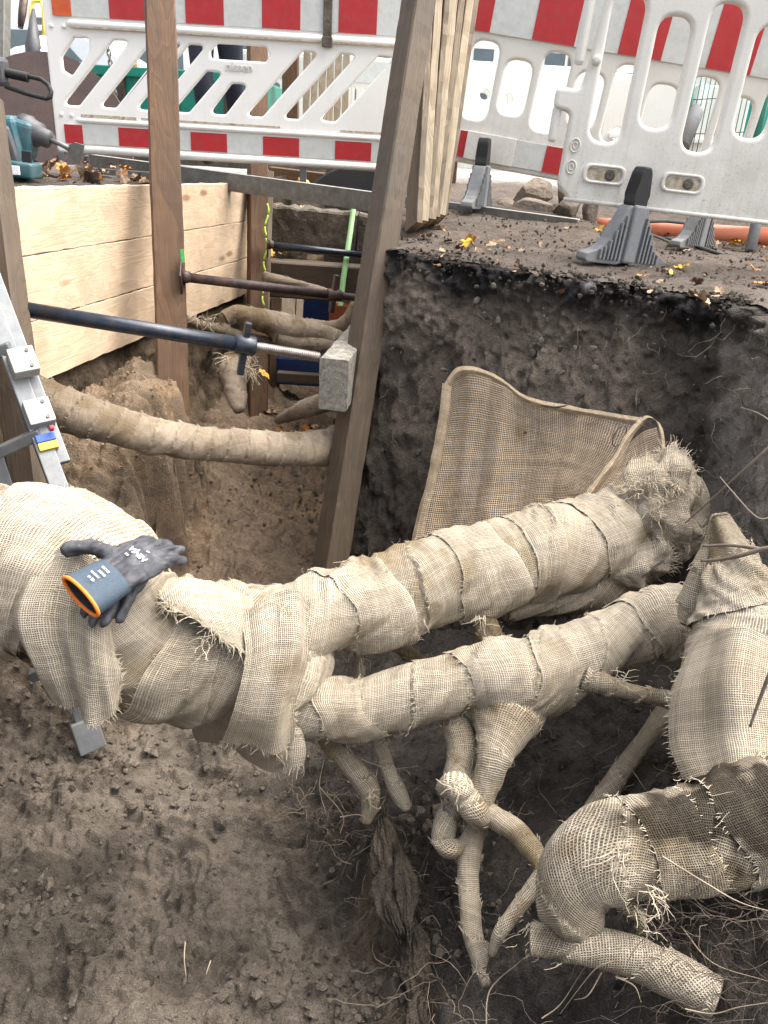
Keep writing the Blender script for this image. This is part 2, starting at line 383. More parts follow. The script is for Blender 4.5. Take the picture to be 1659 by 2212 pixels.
M['bark'] = simple('pale_bare_root_wood', (.19, .14, .09), .9, 0, .45, 25, .012, 60, (.10, .075, .05), .4, 12)
M['twig'] = simple('grey_twig_bark', (.15, .12, .09), .85, 0, .4, 60)
M['rootlet'] = simple('pale_rootlet', (.30, .24, .17), .85, 0, .5, 30)
M['darkroot'] = simple('dark_fine_root', (.085, .065, .048), .9, 0, .5, 40)
M['clod'] = simple('soil_clod', (.105, .083, .062), .98, 0, .6, 40, .006, 90)
M['glove'] = simple('grey_nitrile', (.024, .025, .031), .62, 0, .35, 60, .0006, 400, (.16, .16, .17), .1, 35)
M['knit'] = simple('blue_grey_knit', (.052, .075, .10), .85, 0, .25, 200)
M['cufforange'] = simple('orange_trim', (.85, .21, .02), .8, 0, .15, 200)
M['print'] = simple('white_print', (.72, .74, .76), .7, 0, .1, 50)
M['bluetape'] = simple('blue_tape', (.02, .08, .36), .45, 0, .1, 40)
M['yellowtape'] = simple('yellow_tape', (.55, .40, .04), .45, 0, .15, 40)
M['bluefilm'] = simple('dark_blue_plastic', (.012, .035, .13), .4, 0, .4, 14)
M['plaster'] = simple('pale_plaster', (.72, .71, .68), .9, 0, .08, 2)
M['paving'] = simple('pale_paving', (.50, .47, .43), .9, 0, .25, 4, .004, 60)
M['glass'] = simple('window_glass', (.10, .13, .15), .1, 0, .2, 3)
M['carpaint'] = simple('silver_car_paint', (.62, .65, .68), .25, .3, .05, 4)
M['cup'] = simple('brown_paper_cup', (.30, .15, .07), .7, 0, .2, 20)
M['whitefilm'] = simple('white_plastic_film', (.8, .82, .84), .35, 0, .1, 20)
M['yellow'] = simple('yellow_plastic', (.75, .60, .10), .5, 0, .1, 20)
LEAF = [simple('leaf_yellow', (.66, .36, .03), .6, 0, .35, 40), simple('leaf_orange', (.55, .20, .025), .6, 0, .4, 40),
        simple('leaf_brown', (.15, .075, .035), .75, 0, .45, 40), simple('leaf_tan', (.36, .24, .14), .75, 0, .4, 40), simple('leaf_dark', (.06, .04, .028), .8, 0, .4, 40)]

# ------------------------------------------------------------------ ground, pit and soil walls
def gz(x, y):
    x = np.asarray(x, float); y = np.asarray(y, float)
    zr = np.clip((y - 2.9) * .058, 0, .13) * (1 - sstep(.75, 1.15, x) * sstep(6, 4.5, y)); w = sstep(-.9, -.15, x)
    return zr * w + (.135 - .065 * sstep(3.5, 4.4, y)) * (1 - w) - .02 * sstep(5.5, 9, y)
def xl(y): return -1.235 + (np.asarray(y, float) - 2.64) * .129 - .7 * sstep(1.15, .5, np.asarray(y, float))      # left soil wall, just behind the planks; widened near the camera for more sky light
TOPL = np.array([(.10, 7.2), (.04, 5.2), (-.03, 3.04), (.0, 2.985), (.25, 2.80), (.56, 2.6), (.93, 2.375), (.985, 2.30), (1.02, 2.0), (1.07, 1.55), (1.25, 1.2), (1.9, .7), (2.0, -2.4)])  # unseen near end of the pit flared wide to admit more sky light
_cb = onface(1500, 1180)
_cc = np.array([.93, 2.375]) + (_cb[:2] - np.array([.955, 2.36])) * (1.25 / abs(_cb[2]))
BOTL = np.array([(.10, 7.2), (.0, 5.2), (-.17, 2.70), (-.155, 2.62), (.10, 2.43), (.41, 2.21), (_cc[0], _cc[1]), (_cc[0] + .03, _cc[1] - .06), (.90, 1.6), (1.0, 1.4), (1.2, 1.1), (1.8, .6), (1.9, -2.4)])
HOLE = [(float(xl(q)), q) for q in (-2.4, .4, .6, .7, .8, .9, 1.0, 1.2, 7.2)] + [tuple(p) for p in TOPL]
def inside(px, py, poly):
    r = np.zeros(len(px), bool); n = len(poly)
    for i in range(n):
        (x0, y0), (x1, y1) = poly[i], poly[(i + 1) % n]
        if y0 == y1: continue
        c = ((y0 > py) != (y1 > py)) & (px < (x1 - x0) * (py - y0) / (y1 - y0) + x0); r ^= c
    return r
def axis(parts):
    out = []
    for a, b, s in parts: out.append(np.arange(a, b, s))
    return np.concatenate(out + [[parts[-1][1]]])
gx = axis([(-60, -12, 8), (-12, -3.3, .6), (-3.3, -2.1, .08), (-2.1, 2.1, .014), (2.1, 3.3, .08), (3.3, 12, .6), (12, 60, 8)])
gy = axis([(-12, -4.2, .6), (-4.2, 1.9, .08), (1.9, 4.2, .012), (4.2, 5.4, .03), (5.4, 9, .12), (9, 20, .6), (20, 70, 8)])
X, Y = np.meshgrid(gx, gy); x, y = X.ravel(), Y.ravel(); z = gz(x, y)
near = sstep(9, 5, y) * sstep(3.2, 2.0, np.abs(x))
p3 = np.stack([x, y, x * 0], 1); d = np.zeros(len(x)); mk = near > 0
d[mk] = fbm(p3[mk], 2.2, 3) * .03 + fbm(p3[mk], 14, 3) * .012 + fbm(p3[mk], 55, 2) * .006
z = z + d * near
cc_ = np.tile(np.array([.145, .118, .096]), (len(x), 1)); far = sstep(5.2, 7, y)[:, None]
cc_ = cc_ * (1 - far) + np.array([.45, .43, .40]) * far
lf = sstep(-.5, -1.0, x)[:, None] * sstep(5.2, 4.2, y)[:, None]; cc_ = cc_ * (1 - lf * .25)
F = gridF(len(gy), len(gx)); cxy = (p3[F[:, 0]] + p3[F[:, 2]]) / 2; keep = ~inside(cxy[:, 0], cxy[:, 1], HOLE)
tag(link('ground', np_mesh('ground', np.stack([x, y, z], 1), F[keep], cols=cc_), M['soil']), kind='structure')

bankpts = np.array([onz(q, w, -1.2)[:2] for q, w in ((640, 1640), (700, 1700), (790, 1800), (850, 1950), (900, 2110), (925, 2300))])
bankpts = np.vstack([[-.15, 2.7], [-.14, 2.1], bankpts, [.12, .2], [.2, -4.0]])
_o = np.argsort(bankpts[:, 1]); bkx, bky = bankpts[_o, 0], bankpts[_o, 1]
def xb(y): return np.interp(y, bky, bkx)
def floor_base(x, y):
    L = -1.37 + .03 * sstep(1.3, .5, y)
    L = L + .10 * sstep(2.0, 2.8, y) + .09 * np.exp(-((y - 3.0) / .45) ** 2) * sstep(-.1, -.6, x) + .22 * np.exp(-((x + .95) / .28) ** 2) * sstep(2.2, 3.0, y)
    L = L + .47 * sstep(-.74, -.86, x + .03 * np.sin(y * 23) + .02 * np.sin(y * 61)) * sstep(3.22, 3.08, y) * sstep(1.85, 2.15, y)      # soil bench under the crossing root
    k = .50 + .55 * sstep(1.5, .9, y)
    Nk = np.minimum(-1.13 + k * (x - .18), -.42) - .08 * sstep(1.5, 2.2, y)
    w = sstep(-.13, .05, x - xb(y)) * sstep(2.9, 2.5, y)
    return L * (1 - w) + Nk * w, w
fy = [-4.0]
while fy[-1] < .45: fy.append(fy[-1] + .08)
while fy[-1] < 7.2: fy.append(fy[-1] + (.004 + max(0, fy[-1] - .9) * .0022))
fy = np.array(fy); fx = axis([(-3.1, -1.35, .05), (-1.35, 1.12, .0055), (1.12, 2.9, .05)])
X, Y = np.meshgrid(fx, fy); x, y = X.ravel(), Y.ravel(); z, bw = floor_base(x, y); p3 = np.stack([x, y, z], 1)
jag = fbm(p3 * np.array([1, 1, .5]), 6, 4); z2, bw = floor_base(x + jag * .09, y + jag * .05)
rough = sstep(-.25, .3, fbm(p3 + 9, 2.2, 3))                              # crumbly here, trodden smooth there
led = fbm(p3 + 12, 3.2, 3) + .16 * fbm(p3, 22, 3)
ledge = sum(sstep(q, q + .035, led) for q in (-.28, -.12, .04, .2)) * .017
led2 = fbm(p3 + 70, 9, 3) + .2 * fbm(p3, 40, 2); ledge = ledge + sum(sstep(q, q + .05, led2) for q in (-.1, .15)) * .009 * (.3 + rough)
z = z2 + ledge - .045 + fbm(p3, 2.0, 3) * .07 + fbm(p3, 7, 3) * .03 + fbm(p3 + 4, 7, 3, ridge=True) * .02 + fbm(p3, 26, 3) * (.004 + .026 * rough) + fbm(p3 + 6, 18, 3, ridge=True) * .03 * rough + np.abs(fbm(p3 + 2, 33, 3)) * .03 * rough + .016 * sstep(.02, .1, fbm(p3 * np.array([1, 1.6, 1]) + 44, 4.5, 3)) + fbm(p3, 85, 2) * (.003 + .011 * rough) - .03 * np.clip(fbm(p3 + 66, 5, 3) - .18, 0, 1) * 2
base = np.tile(np.array([.205, .17, .134]), (len(x), 1))
sand = (sstep(2.0, 2.7, y) * (1 - bw))[:, None]; base = base * (1 - sand) + np.array([.265, .195, .135]) * sand
bch = (sstep(-.70, -.80, x) * sstep(3.3, 3.1, y) * sstep(1.8, 2.1, y))[:, None]; base = base * (1 - bch * .8) + np.array([.215, .16, .108]) * bch * .8
org = sstep(.05, .3, fbm(p3 + 31, 2.6, 3))[:, None] * sand; base = base * (1 - org * .5) + np.array([.33, .22, .125]) * org * .5
dk = sstep(.0, .28, fbm(p3 + 77, 1.7, 4))[:, None]; base = base * (1 - dk * .34)
wet = sstep(.02, .16, fbm(p3 * np.array([1, 2.2, 1]) + 123, 4.2, 4))[:, None] * (1 - sand); base = base * (1 - wet * .33)
pl = sstep(.1, .32, fbm(p3 + 51, 3.4, 3))[:, None] * (1 - sand); base = base * (1 - pl * .4) + np.array([.24, .20, .15]) * pl * .4
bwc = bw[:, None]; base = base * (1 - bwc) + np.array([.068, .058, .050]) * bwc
edge = np.exp(-((x - xb(y) + .05) / .08) ** 2)[:, None] * sstep(2.0, 1.5, y)[:, None] * sstep(.0, .25, fbm(p3 + 3, 6, 3))[:, None]
base = base * (1 - edge * .7) + np.array([.22, .165, .11]) * edge * .7
tag(link('pit_floor', np_mesh('pit_floor', np.stack([x, y, z], 1), gridF(len(fy), len(fx)), cols=base), M['soil']), kind='structure')
FLOORX, FLOORY, FLOORZ = fx, fy, z.reshape(len(fy), len(fx))
def fz(x, y):
    i = int(np.clip(np.searchsorted(FLOORY, y), 0, len(FLOORY) - 1)); j = int(np.clip(np.searchsorted(FLOORX, x), 0, len(FLOORX) - 1)); return float(FLOORZ[i, j])

def resample(pl, n, sm=0):
    s = np.r_[0, np.cumsum(np.linalg.norm(np.diff(pl, axis=0), axis=1))]; return np.stack([np.interp(np.linspace(0, s[-1], n), s, pl[:, k]) for k in range(2)], 1)
# the cut face under the barriers, the trench side and the right side of the pit: one folded sheet
us = []
for a in range(len(TOPL) - 1):
    ln = np.linalg.norm(TOPL[a + 1] - TOPL[a]); st = .007 if a in (2, 3, 4, 5, 6, 7) else (.03 if a < 2 or a > 9 else .02)
    us.append(a + np.linspace(0, 1, max(3, int(ln / st)), endpoint=False))
us = np.concatenate(us + [[len(TOPL) - 1]])
tl = np.stack([np.interp(us, range(len(TOPL)), TOPL[:, k]) for k in range(2)], 1); bl = np.stack([np.interp(us, range(len(BOTL)), BOTL[:, k]) for k in range(2)], 1)
dv = bl - tl; tang = np.gradient(tl, axis=0); nrm = np.stack([tang[:, 1], -tang[:, 0]], 1); nrm /= np.linalg.norm(nrm, axis=1)[:, None] + 1e-9
k = 9; nrm = np.stack([np.convolve(np.pad(nrm[:, q], k, mode='edge'), np.ones(2 * k + 1) / (2 * k + 1), 'valid') for q in range(2)], 1)
if nrm[len(nrm) // 2] @ np.array([0, -1]) < 0: nrm = -nrm
lip = np.linspace(-.09, 0, 9)[:-1]; vv = np.r_[lip, np.linspace(0, .22, 34)[:-1], np.linspace(.22, 1.15, 95)]
V, C = [], []
H = 1.25
for q in vv:
    if q < 0:
        xy = tl + nrm * q * 1.0; zz = gz(xy[:, 0], xy[:, 1]) + .004 - .012 * (1 + q / .09)
    else:
        xy = tl + dv * q; zz = gz(tl[:, 0], tl[:, 1]) - .008 - q * H
    V.append(np.stack([xy[:, 0], xy[:, 1], zz], 1))
V = np.array(V); nv, nu = V.shape[:2]; Q = V.reshape(-1, 3); vq = np.repeat(vv, nu); nq = np.tile(nrm, (nv, 1))
spd = fbm(Q * np.array([1, 1, .45]) + 33, 4.5, 3) + .10 * fbm(Q, 30, 2)
fac = sum(sstep(q, q + .03, spd) for q in (-.25, -.1, .05, .2)) * .016
dd = fac - .03 + fbm(Q, 2.3, 3) * .06 + fbm(Q, 9, 4) * .035 + fbm(Q * np.array([1, 1, .7]), 34, 3) * .016 + fbm(Q + 5, 13, 4, ridge=True) * .012 + np.abs(fbm(Q * np.array([1, 1, .5]) + 1, 40, 3)) * .006 + fbm(Q, 100, 2) * .010
band = np.exp(-(np.maximum(vq, 0) / .09) ** 2)
dd = dd + band * (.022 + fbm(Q, 34, 4) * .07 + fbm(Q + 9, 12, 2) * .04)
dd *= sstep(-.09, -.01, vq)
Q = Q.copy(); Q[:, :2] += nq * dd[:, None]; Q[:, 2] += fbm(Q + 8, 30, 2) * .01 * sstep(-.09, .0, vq)
c0 = np.array([.145, .118, .094]); colr = np.tile(c0, (len(Q), 1))
sp_ = sstep(-.05, .3, fbm(Q + 20, 3, 4))[:, None] * sstep(.75, .2, vq)[:, None]; colr = colr * (1 - sp_ * .6) + np.array([.24, .20, .155]) * sp_ * .6
lowd = sstep(.30, .7, vq + .25 * fbm(Q, 4, 3))[:, None]; colr = colr * (1 - lowd * .58)  # darker soil lower down, with the shadow there painted in too
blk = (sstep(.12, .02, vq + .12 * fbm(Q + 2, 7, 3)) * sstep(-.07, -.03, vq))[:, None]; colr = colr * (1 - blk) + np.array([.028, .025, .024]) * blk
gp = (sstep(.22, .42, fbm(Q + 60, 16, 3)) * (vq > -.02))[:, None] * sstep(.2, .0, vq)[:, None]; colr = colr * (1 - gp * .6) + np.array([.22, .22, .23]) * gp * .6
cdk = (np.exp(-((np.tile(us, nv) - 6.0) / .35) ** 2) * (np.tile(us, nv) < 6.3))[:, None]; colr = colr * (1 - .45 * cdk)  # deep shade of the inner corner painted into the soil colour
rw = sstep(6.05, 6.75, np.tile(us, nv) + .5 * fbm(Q + 5, 9, 3))[:, None]; colr = colr * (1 - rw) + np.array([.19, .165, .14]) * 1.5 * rw * (1 - .25 * lowd) * (1 - .7 * blk) + 0  # side wall colour raised to stand in for light from the trench opening
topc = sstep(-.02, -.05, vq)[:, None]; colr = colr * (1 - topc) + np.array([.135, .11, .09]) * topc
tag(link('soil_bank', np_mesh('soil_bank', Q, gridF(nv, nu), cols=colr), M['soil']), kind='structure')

# left soil wall below and behind the planks, and the wall behind the viewer
yy = axis([(-4.0, 1.4, .06), (1.4, 4.9, .009), (4.9, 7.2, .05)]); zz = np.r_[np.linspace(.09, -.40, 10)[:-1], np.linspace(-.40, -1.5, 120)]
Y, Z = np.meshgrid(yy, zz); y, z = Y.ravel(), Z.ravel(); x = xl(y) + .015 * sstep(-.4, -.6, z) + .16 * sstep(-.75, -1.35, z) ** 2
Q = np.stack([x, y, z], 1)
dd = fbm(Q, 2.5, 3) * .09 + fbm(Q * np.array([1, 1, .45]), 11, 4) * .05 + fbm(Q, 45, 3) * .012 + fbm(Q * np.array([1, 1, .5]), 9, 3, ridge=True) * .04
Q[:, 0] += (dd - .03) * sstep(-.42, -.56, z)
cw = np.tile(np.array([.185, .135, .088]), (len(Q), 1)); dk = sstep(-.05, .25, fbm(Q * np.array([1, 1, .6]) + 12, 3.2, 4))[:, None]; cw *= 1 - dk * .55
tp = sstep(-.62, -.42, z + .2 * fbm(Q, 5, 2))[:, None]; cw = cw * (1 - tp * .55)  # shadow under the planks painted into the wall colour
tag(link('soil_wall', np_mesh('soil_wall', Q, gridF(len(zz), len(yy)), cols=cw), M['soil']), kind='structure')
xx = np.linspace(-3.2, 2.9, 60); zz = np.linspace(.12, -1.5, 40); X, Z = np.meshgrid(xx, zz); x, z = X.ravel(), Z.ravel()
for yv, sgn in ((-2.4, 1), (7.2, -1)):
    Q = np.stack([x, x * 0 + yv, z], 1); Q[:, 1] += sgn * fbm(Q, 5, 3) * .05
    tag(link('soil_wall', np_mesh('soil_wall', Q, gridF(40, 60), cols=np.tile(np.array([.10, .085, .068]), (len(Q), 1))), M['soil']), kind='structure')

# ------------------------------------------------------------------ clods, fine rootlets
def ico(sub):
    b = bmesh.new(); bmesh.ops.create_icosphere(b, subdivisions=sub, radius=1); b.verts.ensure_lookup_table()
    v = np.array([q.co for q in b.verts]); f = np.array([[q.index for q in g.verts] for g in b.faces]); b.free(); return v, f
I1, I2 = ico(1), ico(2)
def scatter(name, pts, sizes, mat, cols=None):
    vb, fb = I1; n = len(pts); V = np.zeros((n, len(vb), 3))
    for i in range(n):
        s = sizes[i] * (1 + RS.uniform(-.35, .35, 3)); V[i] = vb * s * (1 + RS.uniform(-.3, .3, (len(vb), 1))) + pts[i]
    F = (fb[None] + (np.arange(n) * len(vb))[:, None, None]).reshape(-1, 3)
    c = np.repeat(cols, len(vb), 0) if cols is not None else None
    return link(name, np_mesh(name, V.reshape(-1, 3), F, cols=c, smooth=False, face_n=3), mat)
pts, sz = [], []
while len(pts) < 3600:
    x, y = RS.uniform(-1.2, .95), RS.uniform(.75, 3.6)
    m = fbm(np.array([[x, y, 0]]) + 9, 2.2, 3)[0]
    if m < RS.uniform(-.5, .35) or x < xl(y) + .06: continue
    s = .0015 + .0065 * RS.rand() ** 2.2 + (.012 * RS.rand() if RS.rand() < .02 else 0); pts.append((x, y, fz(x, y) + s * .35)); sz.append(s)
cl = np.tile(np.array([.215, .18, .143]), (len(pts), 1)) * RS.uniform(.8, 1.15, (len(pts), 1)); _py = np.array(pts); cl = np.where((_py[:, 1] > 2.1)[:, None] & (_py[:, 0] < 0)[:, None], cl * np.array([1.3, 1.12, .95]), cl); cl = np.where((_py[:, 0] > xb(_py[:, 1]))[:, None] & (_py[:, 1] < 2.6)[:, None], cl * .45, cl)
tag(scatter('soil_clods', pts, sz, M['soil'], cl), kind='stuff')
pts, sz = [], []
for (cx_, cy_, sp_x, n_) in ((760, 2120, 130, 150), (560, 2170, 130, 70), (120, 1560, 110, 170), (330, 1680, 130, 120), (900, 1900, 60, 60), (100, 1950, 90, 70), (600, 1080, 90, 120), (480, 1130, 120, 90)):
    for _ in range(n_):
        q = onz(cx_ + RS.normal() * sp_x, cy_ + RS.normal() * sp_x * .45, -1.3); s = .004 + .011 * RS.rand() ** 2.5; pts.append((q[0], q[1], fz(q[0], q[1]) + s * .25)); sz.append(s)
cl = np.tile(np.array([.21, .175, .138]), (len(pts), 1)) * RS.uniform(.75, 1.15, (len(pts), 1))
tag(scatter('soil_lumps', pts, sz, M['soil'], cl), kind='stuff')
pts, sz = [], []
while len(pts) < 1900:
    x, y = RS.uniform(-.05, 1.7), RS.uniform(2.0, 4.1)
    if inside(np.array([x]), np.array([y]), HOLE)[0]: continue
    s = .0015 + .006 * RS.rand() ** 4; pts.append((x, y, float(gz(x, y)) + s * .3 + .004)); sz.append(s)
cl = np.tile(np.array([.125, .10, .08]), (len(pts), 1)) * RS.uniform(.55, 1.2, (len(pts), 1))
tag(scatter('surface_crumbs', pts, sz, M['soil'], cl), kind='stuff')

pts, sz = [], []
for _ in range(750):
    u_ = RS.uniform(3.05, 6.9); e_ = np.array([np.interp(u_, range(len(TOPL)), TOPL[:, k]) for k in range(2)]); o_ = RS.normal() * .028; s = .002 + .009 * RS.rand() ** 3.5
    pts.append((e_[0] + o_ * .5 + RS.normal() * .01, e_[1] + o_, float(gz(e_[0], e_[1])) + .004 - max(0, -o_) * .9 + RS.uniform(-.01, .006))); sz.append(s)
cl = np.tile(np.array([.10, .085, .072]), (len(pts), 1)) * RS.uniform(.3, 1.5, (len(pts), 1)); tag(scatter('edge_crumbs', pts, sz, M['soil'], cl), kind='stuff')
pts, sz = [], []
for _ in range(240):
    q = onface(RS.uniform(790, 1540), RS.uniform(600, 1160), .022); s = .002 + .012 * RS.rand() ** 4; pts.append(q); sz.append(s)
cl = np.tile(np.array([.17, .145, .12]), (len(pts), 1)) * RS.uniform(.5, 1.6, (len(pts), 1)); tag(scatter('embedded_stones', pts, sz, M['soil'], cl), kind='stuff')

def walk(p, d, L, n, wob, grav=0.0):
    p = np.array(p, float); d = np.array(d, float); d /= np.linalg.norm(d); out = [p.copy()]
    for _ in range(n):
        d = d + RS.normal(0, wob, 3); d[2] -= grav; d /= np.linalg.norm(d); p = p + d * L / n; out.append(p.copy())
    return np.array(out)
def tubes_np(paths, rads, ns=4, taper=.35):
    V, F, o = [], [], 0
    for pth, r in zip(paths, rads):
        n = len(pth); t = np.gradient(pth, axis=0); t /= np.linalg.norm(t, axis=1)[:, None] + 1e-9
        a = np.cross(t, np.array([.31, .62, .72])); a /= np.linalg.norm(a, axis=1)[:, None] + 1e-9; b = np.cross(t, a)
        th = np.arange(ns) / ns * 2 * math.pi; rr = (r * np.linspace(1, taper, n))[:, None, None]
        V.append((pth[:, None] + rr * (a[:, None] * np.cos(th)[None, :, None] + b[:, None] * np.sin(th)[None, :, None])).reshape(-1, 3))
        i = np.arange(n - 1)[:, None] * ns; k = np.arange(ns)[None]; k2 = (k + 1) % ns
        F.append(np.stack([i + k, i + k2, i + ns + k2, i + ns + k], 2).reshape(-1, 4) + o); o += n * ns
    return np.concatenate(V), np.concatenate(F)
def rootlets(name, specs, mat):
    V, F = tubes_np([s[0] for s in specs], [s[1] for s in specs]); return tag(link(name, np_mesh(name, V, F), mat), kind='stuff')
sp = []
for _ in range(55):                                                     # hair roots on the cut face
    x, y = RS.uniform(790, 1580), RS.uniform(600, 1150); p = onface(x, y, .03); sp.append((walk(p, (RS.normal() * .6, -.5, -1), RS.uniform(.02, .09), 7, .35, .15), RS.uniform(.0004, .0009)))
for _ in range(26):
    x = RS.uniform(1150, 1500); p = onface(x, 560 + (x - 830) * .13 + RS.uniform(40, 220), .035); sp.append((walk(p, (RS.normal() * .5, -.6, -1), RS.uniform(.03, .12), 8, .3, .15), RS.uniform(.0004, .0008)))
for _ in range(130):                                                     # along the broken bank edge
    y = RS.uniform(.95, 1.75); x = xb(y) + RS.normal() * .045; sp.append((walk((x, y, fz(x, y) + .01), (RS.normal() - .5, RS.normal() - .5, .2), RS.uniform(.04, .16), 9, .45, .10), RS.uniform(.0004, .0011)))
for _ in range(120):
    x, y = RS.uniform(.1, .85), RS.uniform(.8, 1.9); sp.append((walk((x, y, fz(x, y) + .01), (RS.normal(), RS.normal(), .35), RS.uniform(.04, .18), 9, .35, .03), RS.uniform(.0004, .0010)))
rootlets('fine_rootlets', sp, M['rootlet'])
sp = []
for _ in range(230):                                                     # dark root hair at the lower right and along the bank
    q = P(RS.uniform(1440, 1720), RS.uniform(1950, 2230), RS.uniform(1.08, 1.3)); sp.append((walk(q, (-1, RS.normal() * .4, RS.normal() * .35), RS.uniform(.05, .16), 8, .28, .05), RS.uniform(.0003, .0008)))
for _ in range(210):
    y = RS.uniform(.95, 1.75); x = xb(y) + RS.uniform(-.03, .16); sp.append((walk((x, y, fz(x, y) + .012), (RS.normal(), RS.normal(), .1), RS.uniform(.03, .12), 8, .5, .1), RS.uniform(.0006, .0013)))
for _ in range(170):
    q = P(RS.uniform(1540, 1700), RS.uniform(680, 1650), RS.uniform(1.5, 2.1)); sp.append((walk(q, (-.4, RS.normal() * .4, -.4 + RS.normal() * .5), RS.uniform(.03, .12), 8, .45, .05), RS.uniform(.0003, .0009)))
rootlets('dark_root_hair', sp, M['darkroot'])

# ------------------------------------------------------------------ trench timbering
# three long planks against the left soil wall (front faces on the line through these two plan points)
pa, pb = np.array([-1.20, 2.64]), np.array([-.895, 5.0]); pdir = (pb - pa) / np.linalg.norm(pb - pa); pn_ = np.array([pdir[1], -pdir[0]])
def plank_z(s, k): return (.162 - .207 * k) - .034 * s
ex = -.55
for k, lab in enumerate(('new pale spruce plank, uppermost of the three lining the left trench wall', 'new pale spruce plank, middle one of the three lining the left trench wall', 'new pale spruce plank, lowest of the three lining the left trench wall')):
    q0, q1 = pa + pdir * ex - pn_ * .018, pa + pdir * 2.42 - pn_ * .018
    tw = .05 * (k == 2)
    timber('timber_plank', (q0[0], q0[1], plank_z(ex, k) - .1035), (q1[0], q1[1], plank_z(2.42, k) - .1035), .036, .2045, M['plank'], rough=.0012, bev=.003, seed=k, label=lab, cat='plank', group='planks of the left trench wall')
def post(name, p_top, p_bot, w, dpt, mat, label, cat='post', up=None, group=None, seed=0):
    a, b = np.array(p_bot), np.array(p_top); return timber(name, a, b, w, dpt, mat, up=up or (0, -1, 0), rough=.003, bev=.006, seed=seed, label=label, cat=cat, group=group)
def ext(a, b, t): a, b = np.array(a), np.array(b); return a + (b - a) * t
# left post (half out of the frame), centre post, far post
a, b = P(-23, 330, 2.40), P(38, 830, 2.32)
lp = post('timber_post', ext(b, a, 1.25), ext(b, a, -.7), .085, .09, M['post_grey'], 'brown timber post at the left frame edge, behind the ladder', seed=3)
a, b = P(347, 60, 3.28), P(374, 880, 3.18)
cp = post('timber_post', ext(b, a, 1.18), ext(b, a, -.06), .12, .105, M['post'], 'tall brown timber post with a green spray mark, middle of the left trench wall', up=(.30, -.95, 0), seed=5)
mb = MB(); g0 = P(394, 553, 3.148); mb.box((0, 0, 0), (.026, .002, .05), 0)
gm = Matrix.Translation(Vector(g0)) @ Matrix.Rotation(R(72), 4, 'Z'); mb.build('paint_mark', M['spraygreen'], cp, gm)
a, b = P(556, 140, 4.62), P(556, 660, 4.62)
fp = post('timber_post', ext(b, a, 1.12), ext(b, a, -.5), .105, .11, M['post'], 'brown timber post with lime spray strokes, at the far end of the pale planks', up=(.33, -.94, 0), seed=8)
a, b = P(580, 400, 4.6), P(570, 700, 4.6); lath = timber('paint_board', ext(b, a, 1.1), ext(b, a, -.1), .02, .055, M['board'], up=(-1, -.35, 0), parent=fp, seed=4)
mb = MB()
for k in range(9):
    y0 = 440 + k * 25; q = [P(577 - k * .9 + 3.2 * math.sin(k * 2.1 + t * 2.4), y0 + t * 20, 4.555) for t in np.linspace(0, 1, 6)]; mb.tube(q, .005, 5)
mb.build('paint_mark', M['spray'], fp)
# leaning post at the corner of the cut face
a, b = P(902, 20, 2.97), P(712, 1235, 2.86)
rp = post('leaning_post', ext(b, a, 1.08), ext(b, a, -.08), .092, .10, M['post_grey'], 'weathered timber post leaning to the right at the corner of the dark cut face', up=(.55, -.83, 0), seed=11)
# bundle of upright boards behind it
for i in range(7):
    tx = 918 + i * 17.5; bx = 893 + i * 9.5; dd = 3.06 + .035 * i
    a, b = P(tx, -20, dd), P(bx, 492 - i * 3, dd + .02); w = (.024, .03, .022, .034, .026, .03, .022)[i]
    timber('upright_board', ext(b, a, 1.05), b, w, .13 + .02 * (i % 3), M[('board', 'pale_board', 'board', 'pale_board', 'board', 'pale_board', 'board')[i]], up=(.30 - .02 * i, -.95, 0), rough=.0012, bev=.002, seed=20 + i,
           label='weathered upright board in the bundle standing just right of the leaning post', cat='board', group='upright boards bundled beside the leaning post')
# weathered beam (waler) behind the leaning post: front end faces the viewer
e0 = P(720, 832, 2.72); e1 = e0 + np.array([.10, .99, -.02]) * .95
timber('waler_beam', e0, e1, .098, .178, M['waler'], rough=.003, bev=.005, seed=2, label='short grey weathered beam held against the leaning post by the nearest trench strut', cat='beam')

def strut(A, B, rt, rr, f_col, mat, rodmat, label, plate_n, bar=(.1, .1), threads=True):
    A, B = np.array(A), np.array(B); t = thing('trench_strut', label, 'strut', A, 'screw struts across the trench'); MM, L = frame(A, B)
    mb = MB(); mb.tube([(0.01, 0, 0), (L * f_col, 0, 0)], rt, 20); mb.build('tube', mat, t, MM)
    mb = MB(); mb.box((0, 0, 0), (.008, .10, .10), .003); mb.tube([(0, 0, 0), (.035, 0, 0)], [rt * 1.5, rt * 1.12], 16); mb.build('base_plate', M['rust'], t, Matrix.Translation(Vector(A)) @ Matrix.Rotation(R(plate_n), 4, 'Z') @ Matrix.Rotation(R(33), 4, 'X'))
    x = L * f_col
    mb = MB(); mb.tube([(x - .045, 0, 0), (x - .04, 0, 0), (x + .02, 0, 0), (x + .025, 0, 0)], [rt * 1.1, rt * 1.35, rt * 1.35, rt * 1.1], 18); mb.build('collar', mat, t, MM)
    mb = MB(); mb.box((x - .012, 0, (bar[0] - bar[1]) / 2), (.022, .026, bar[0] + bar[1]), .004); mb.build('handle_bar', mat, t, MM)
    n = int((L - x - .02) / .0032); pts = [(x + .02 + i * .0016, 0, 0) for i in range(2 * n)]
    mb = MB(); mb.tube(pts, [rr * (1.0 if (i // 2) % 2 == 0 else .86) for i in range(2 * n)], 14); mb.build('threaded_rod', rodmat, t, MM); return t
strut(P(26, 664, 2.38), P(692, 772, 2.72), .0235, .0175, .742, M['strut'], M['rod'], 'nearest trench strut, glossy black tube with a shiny threaded end against the grey beam', 10, (.075, .10))
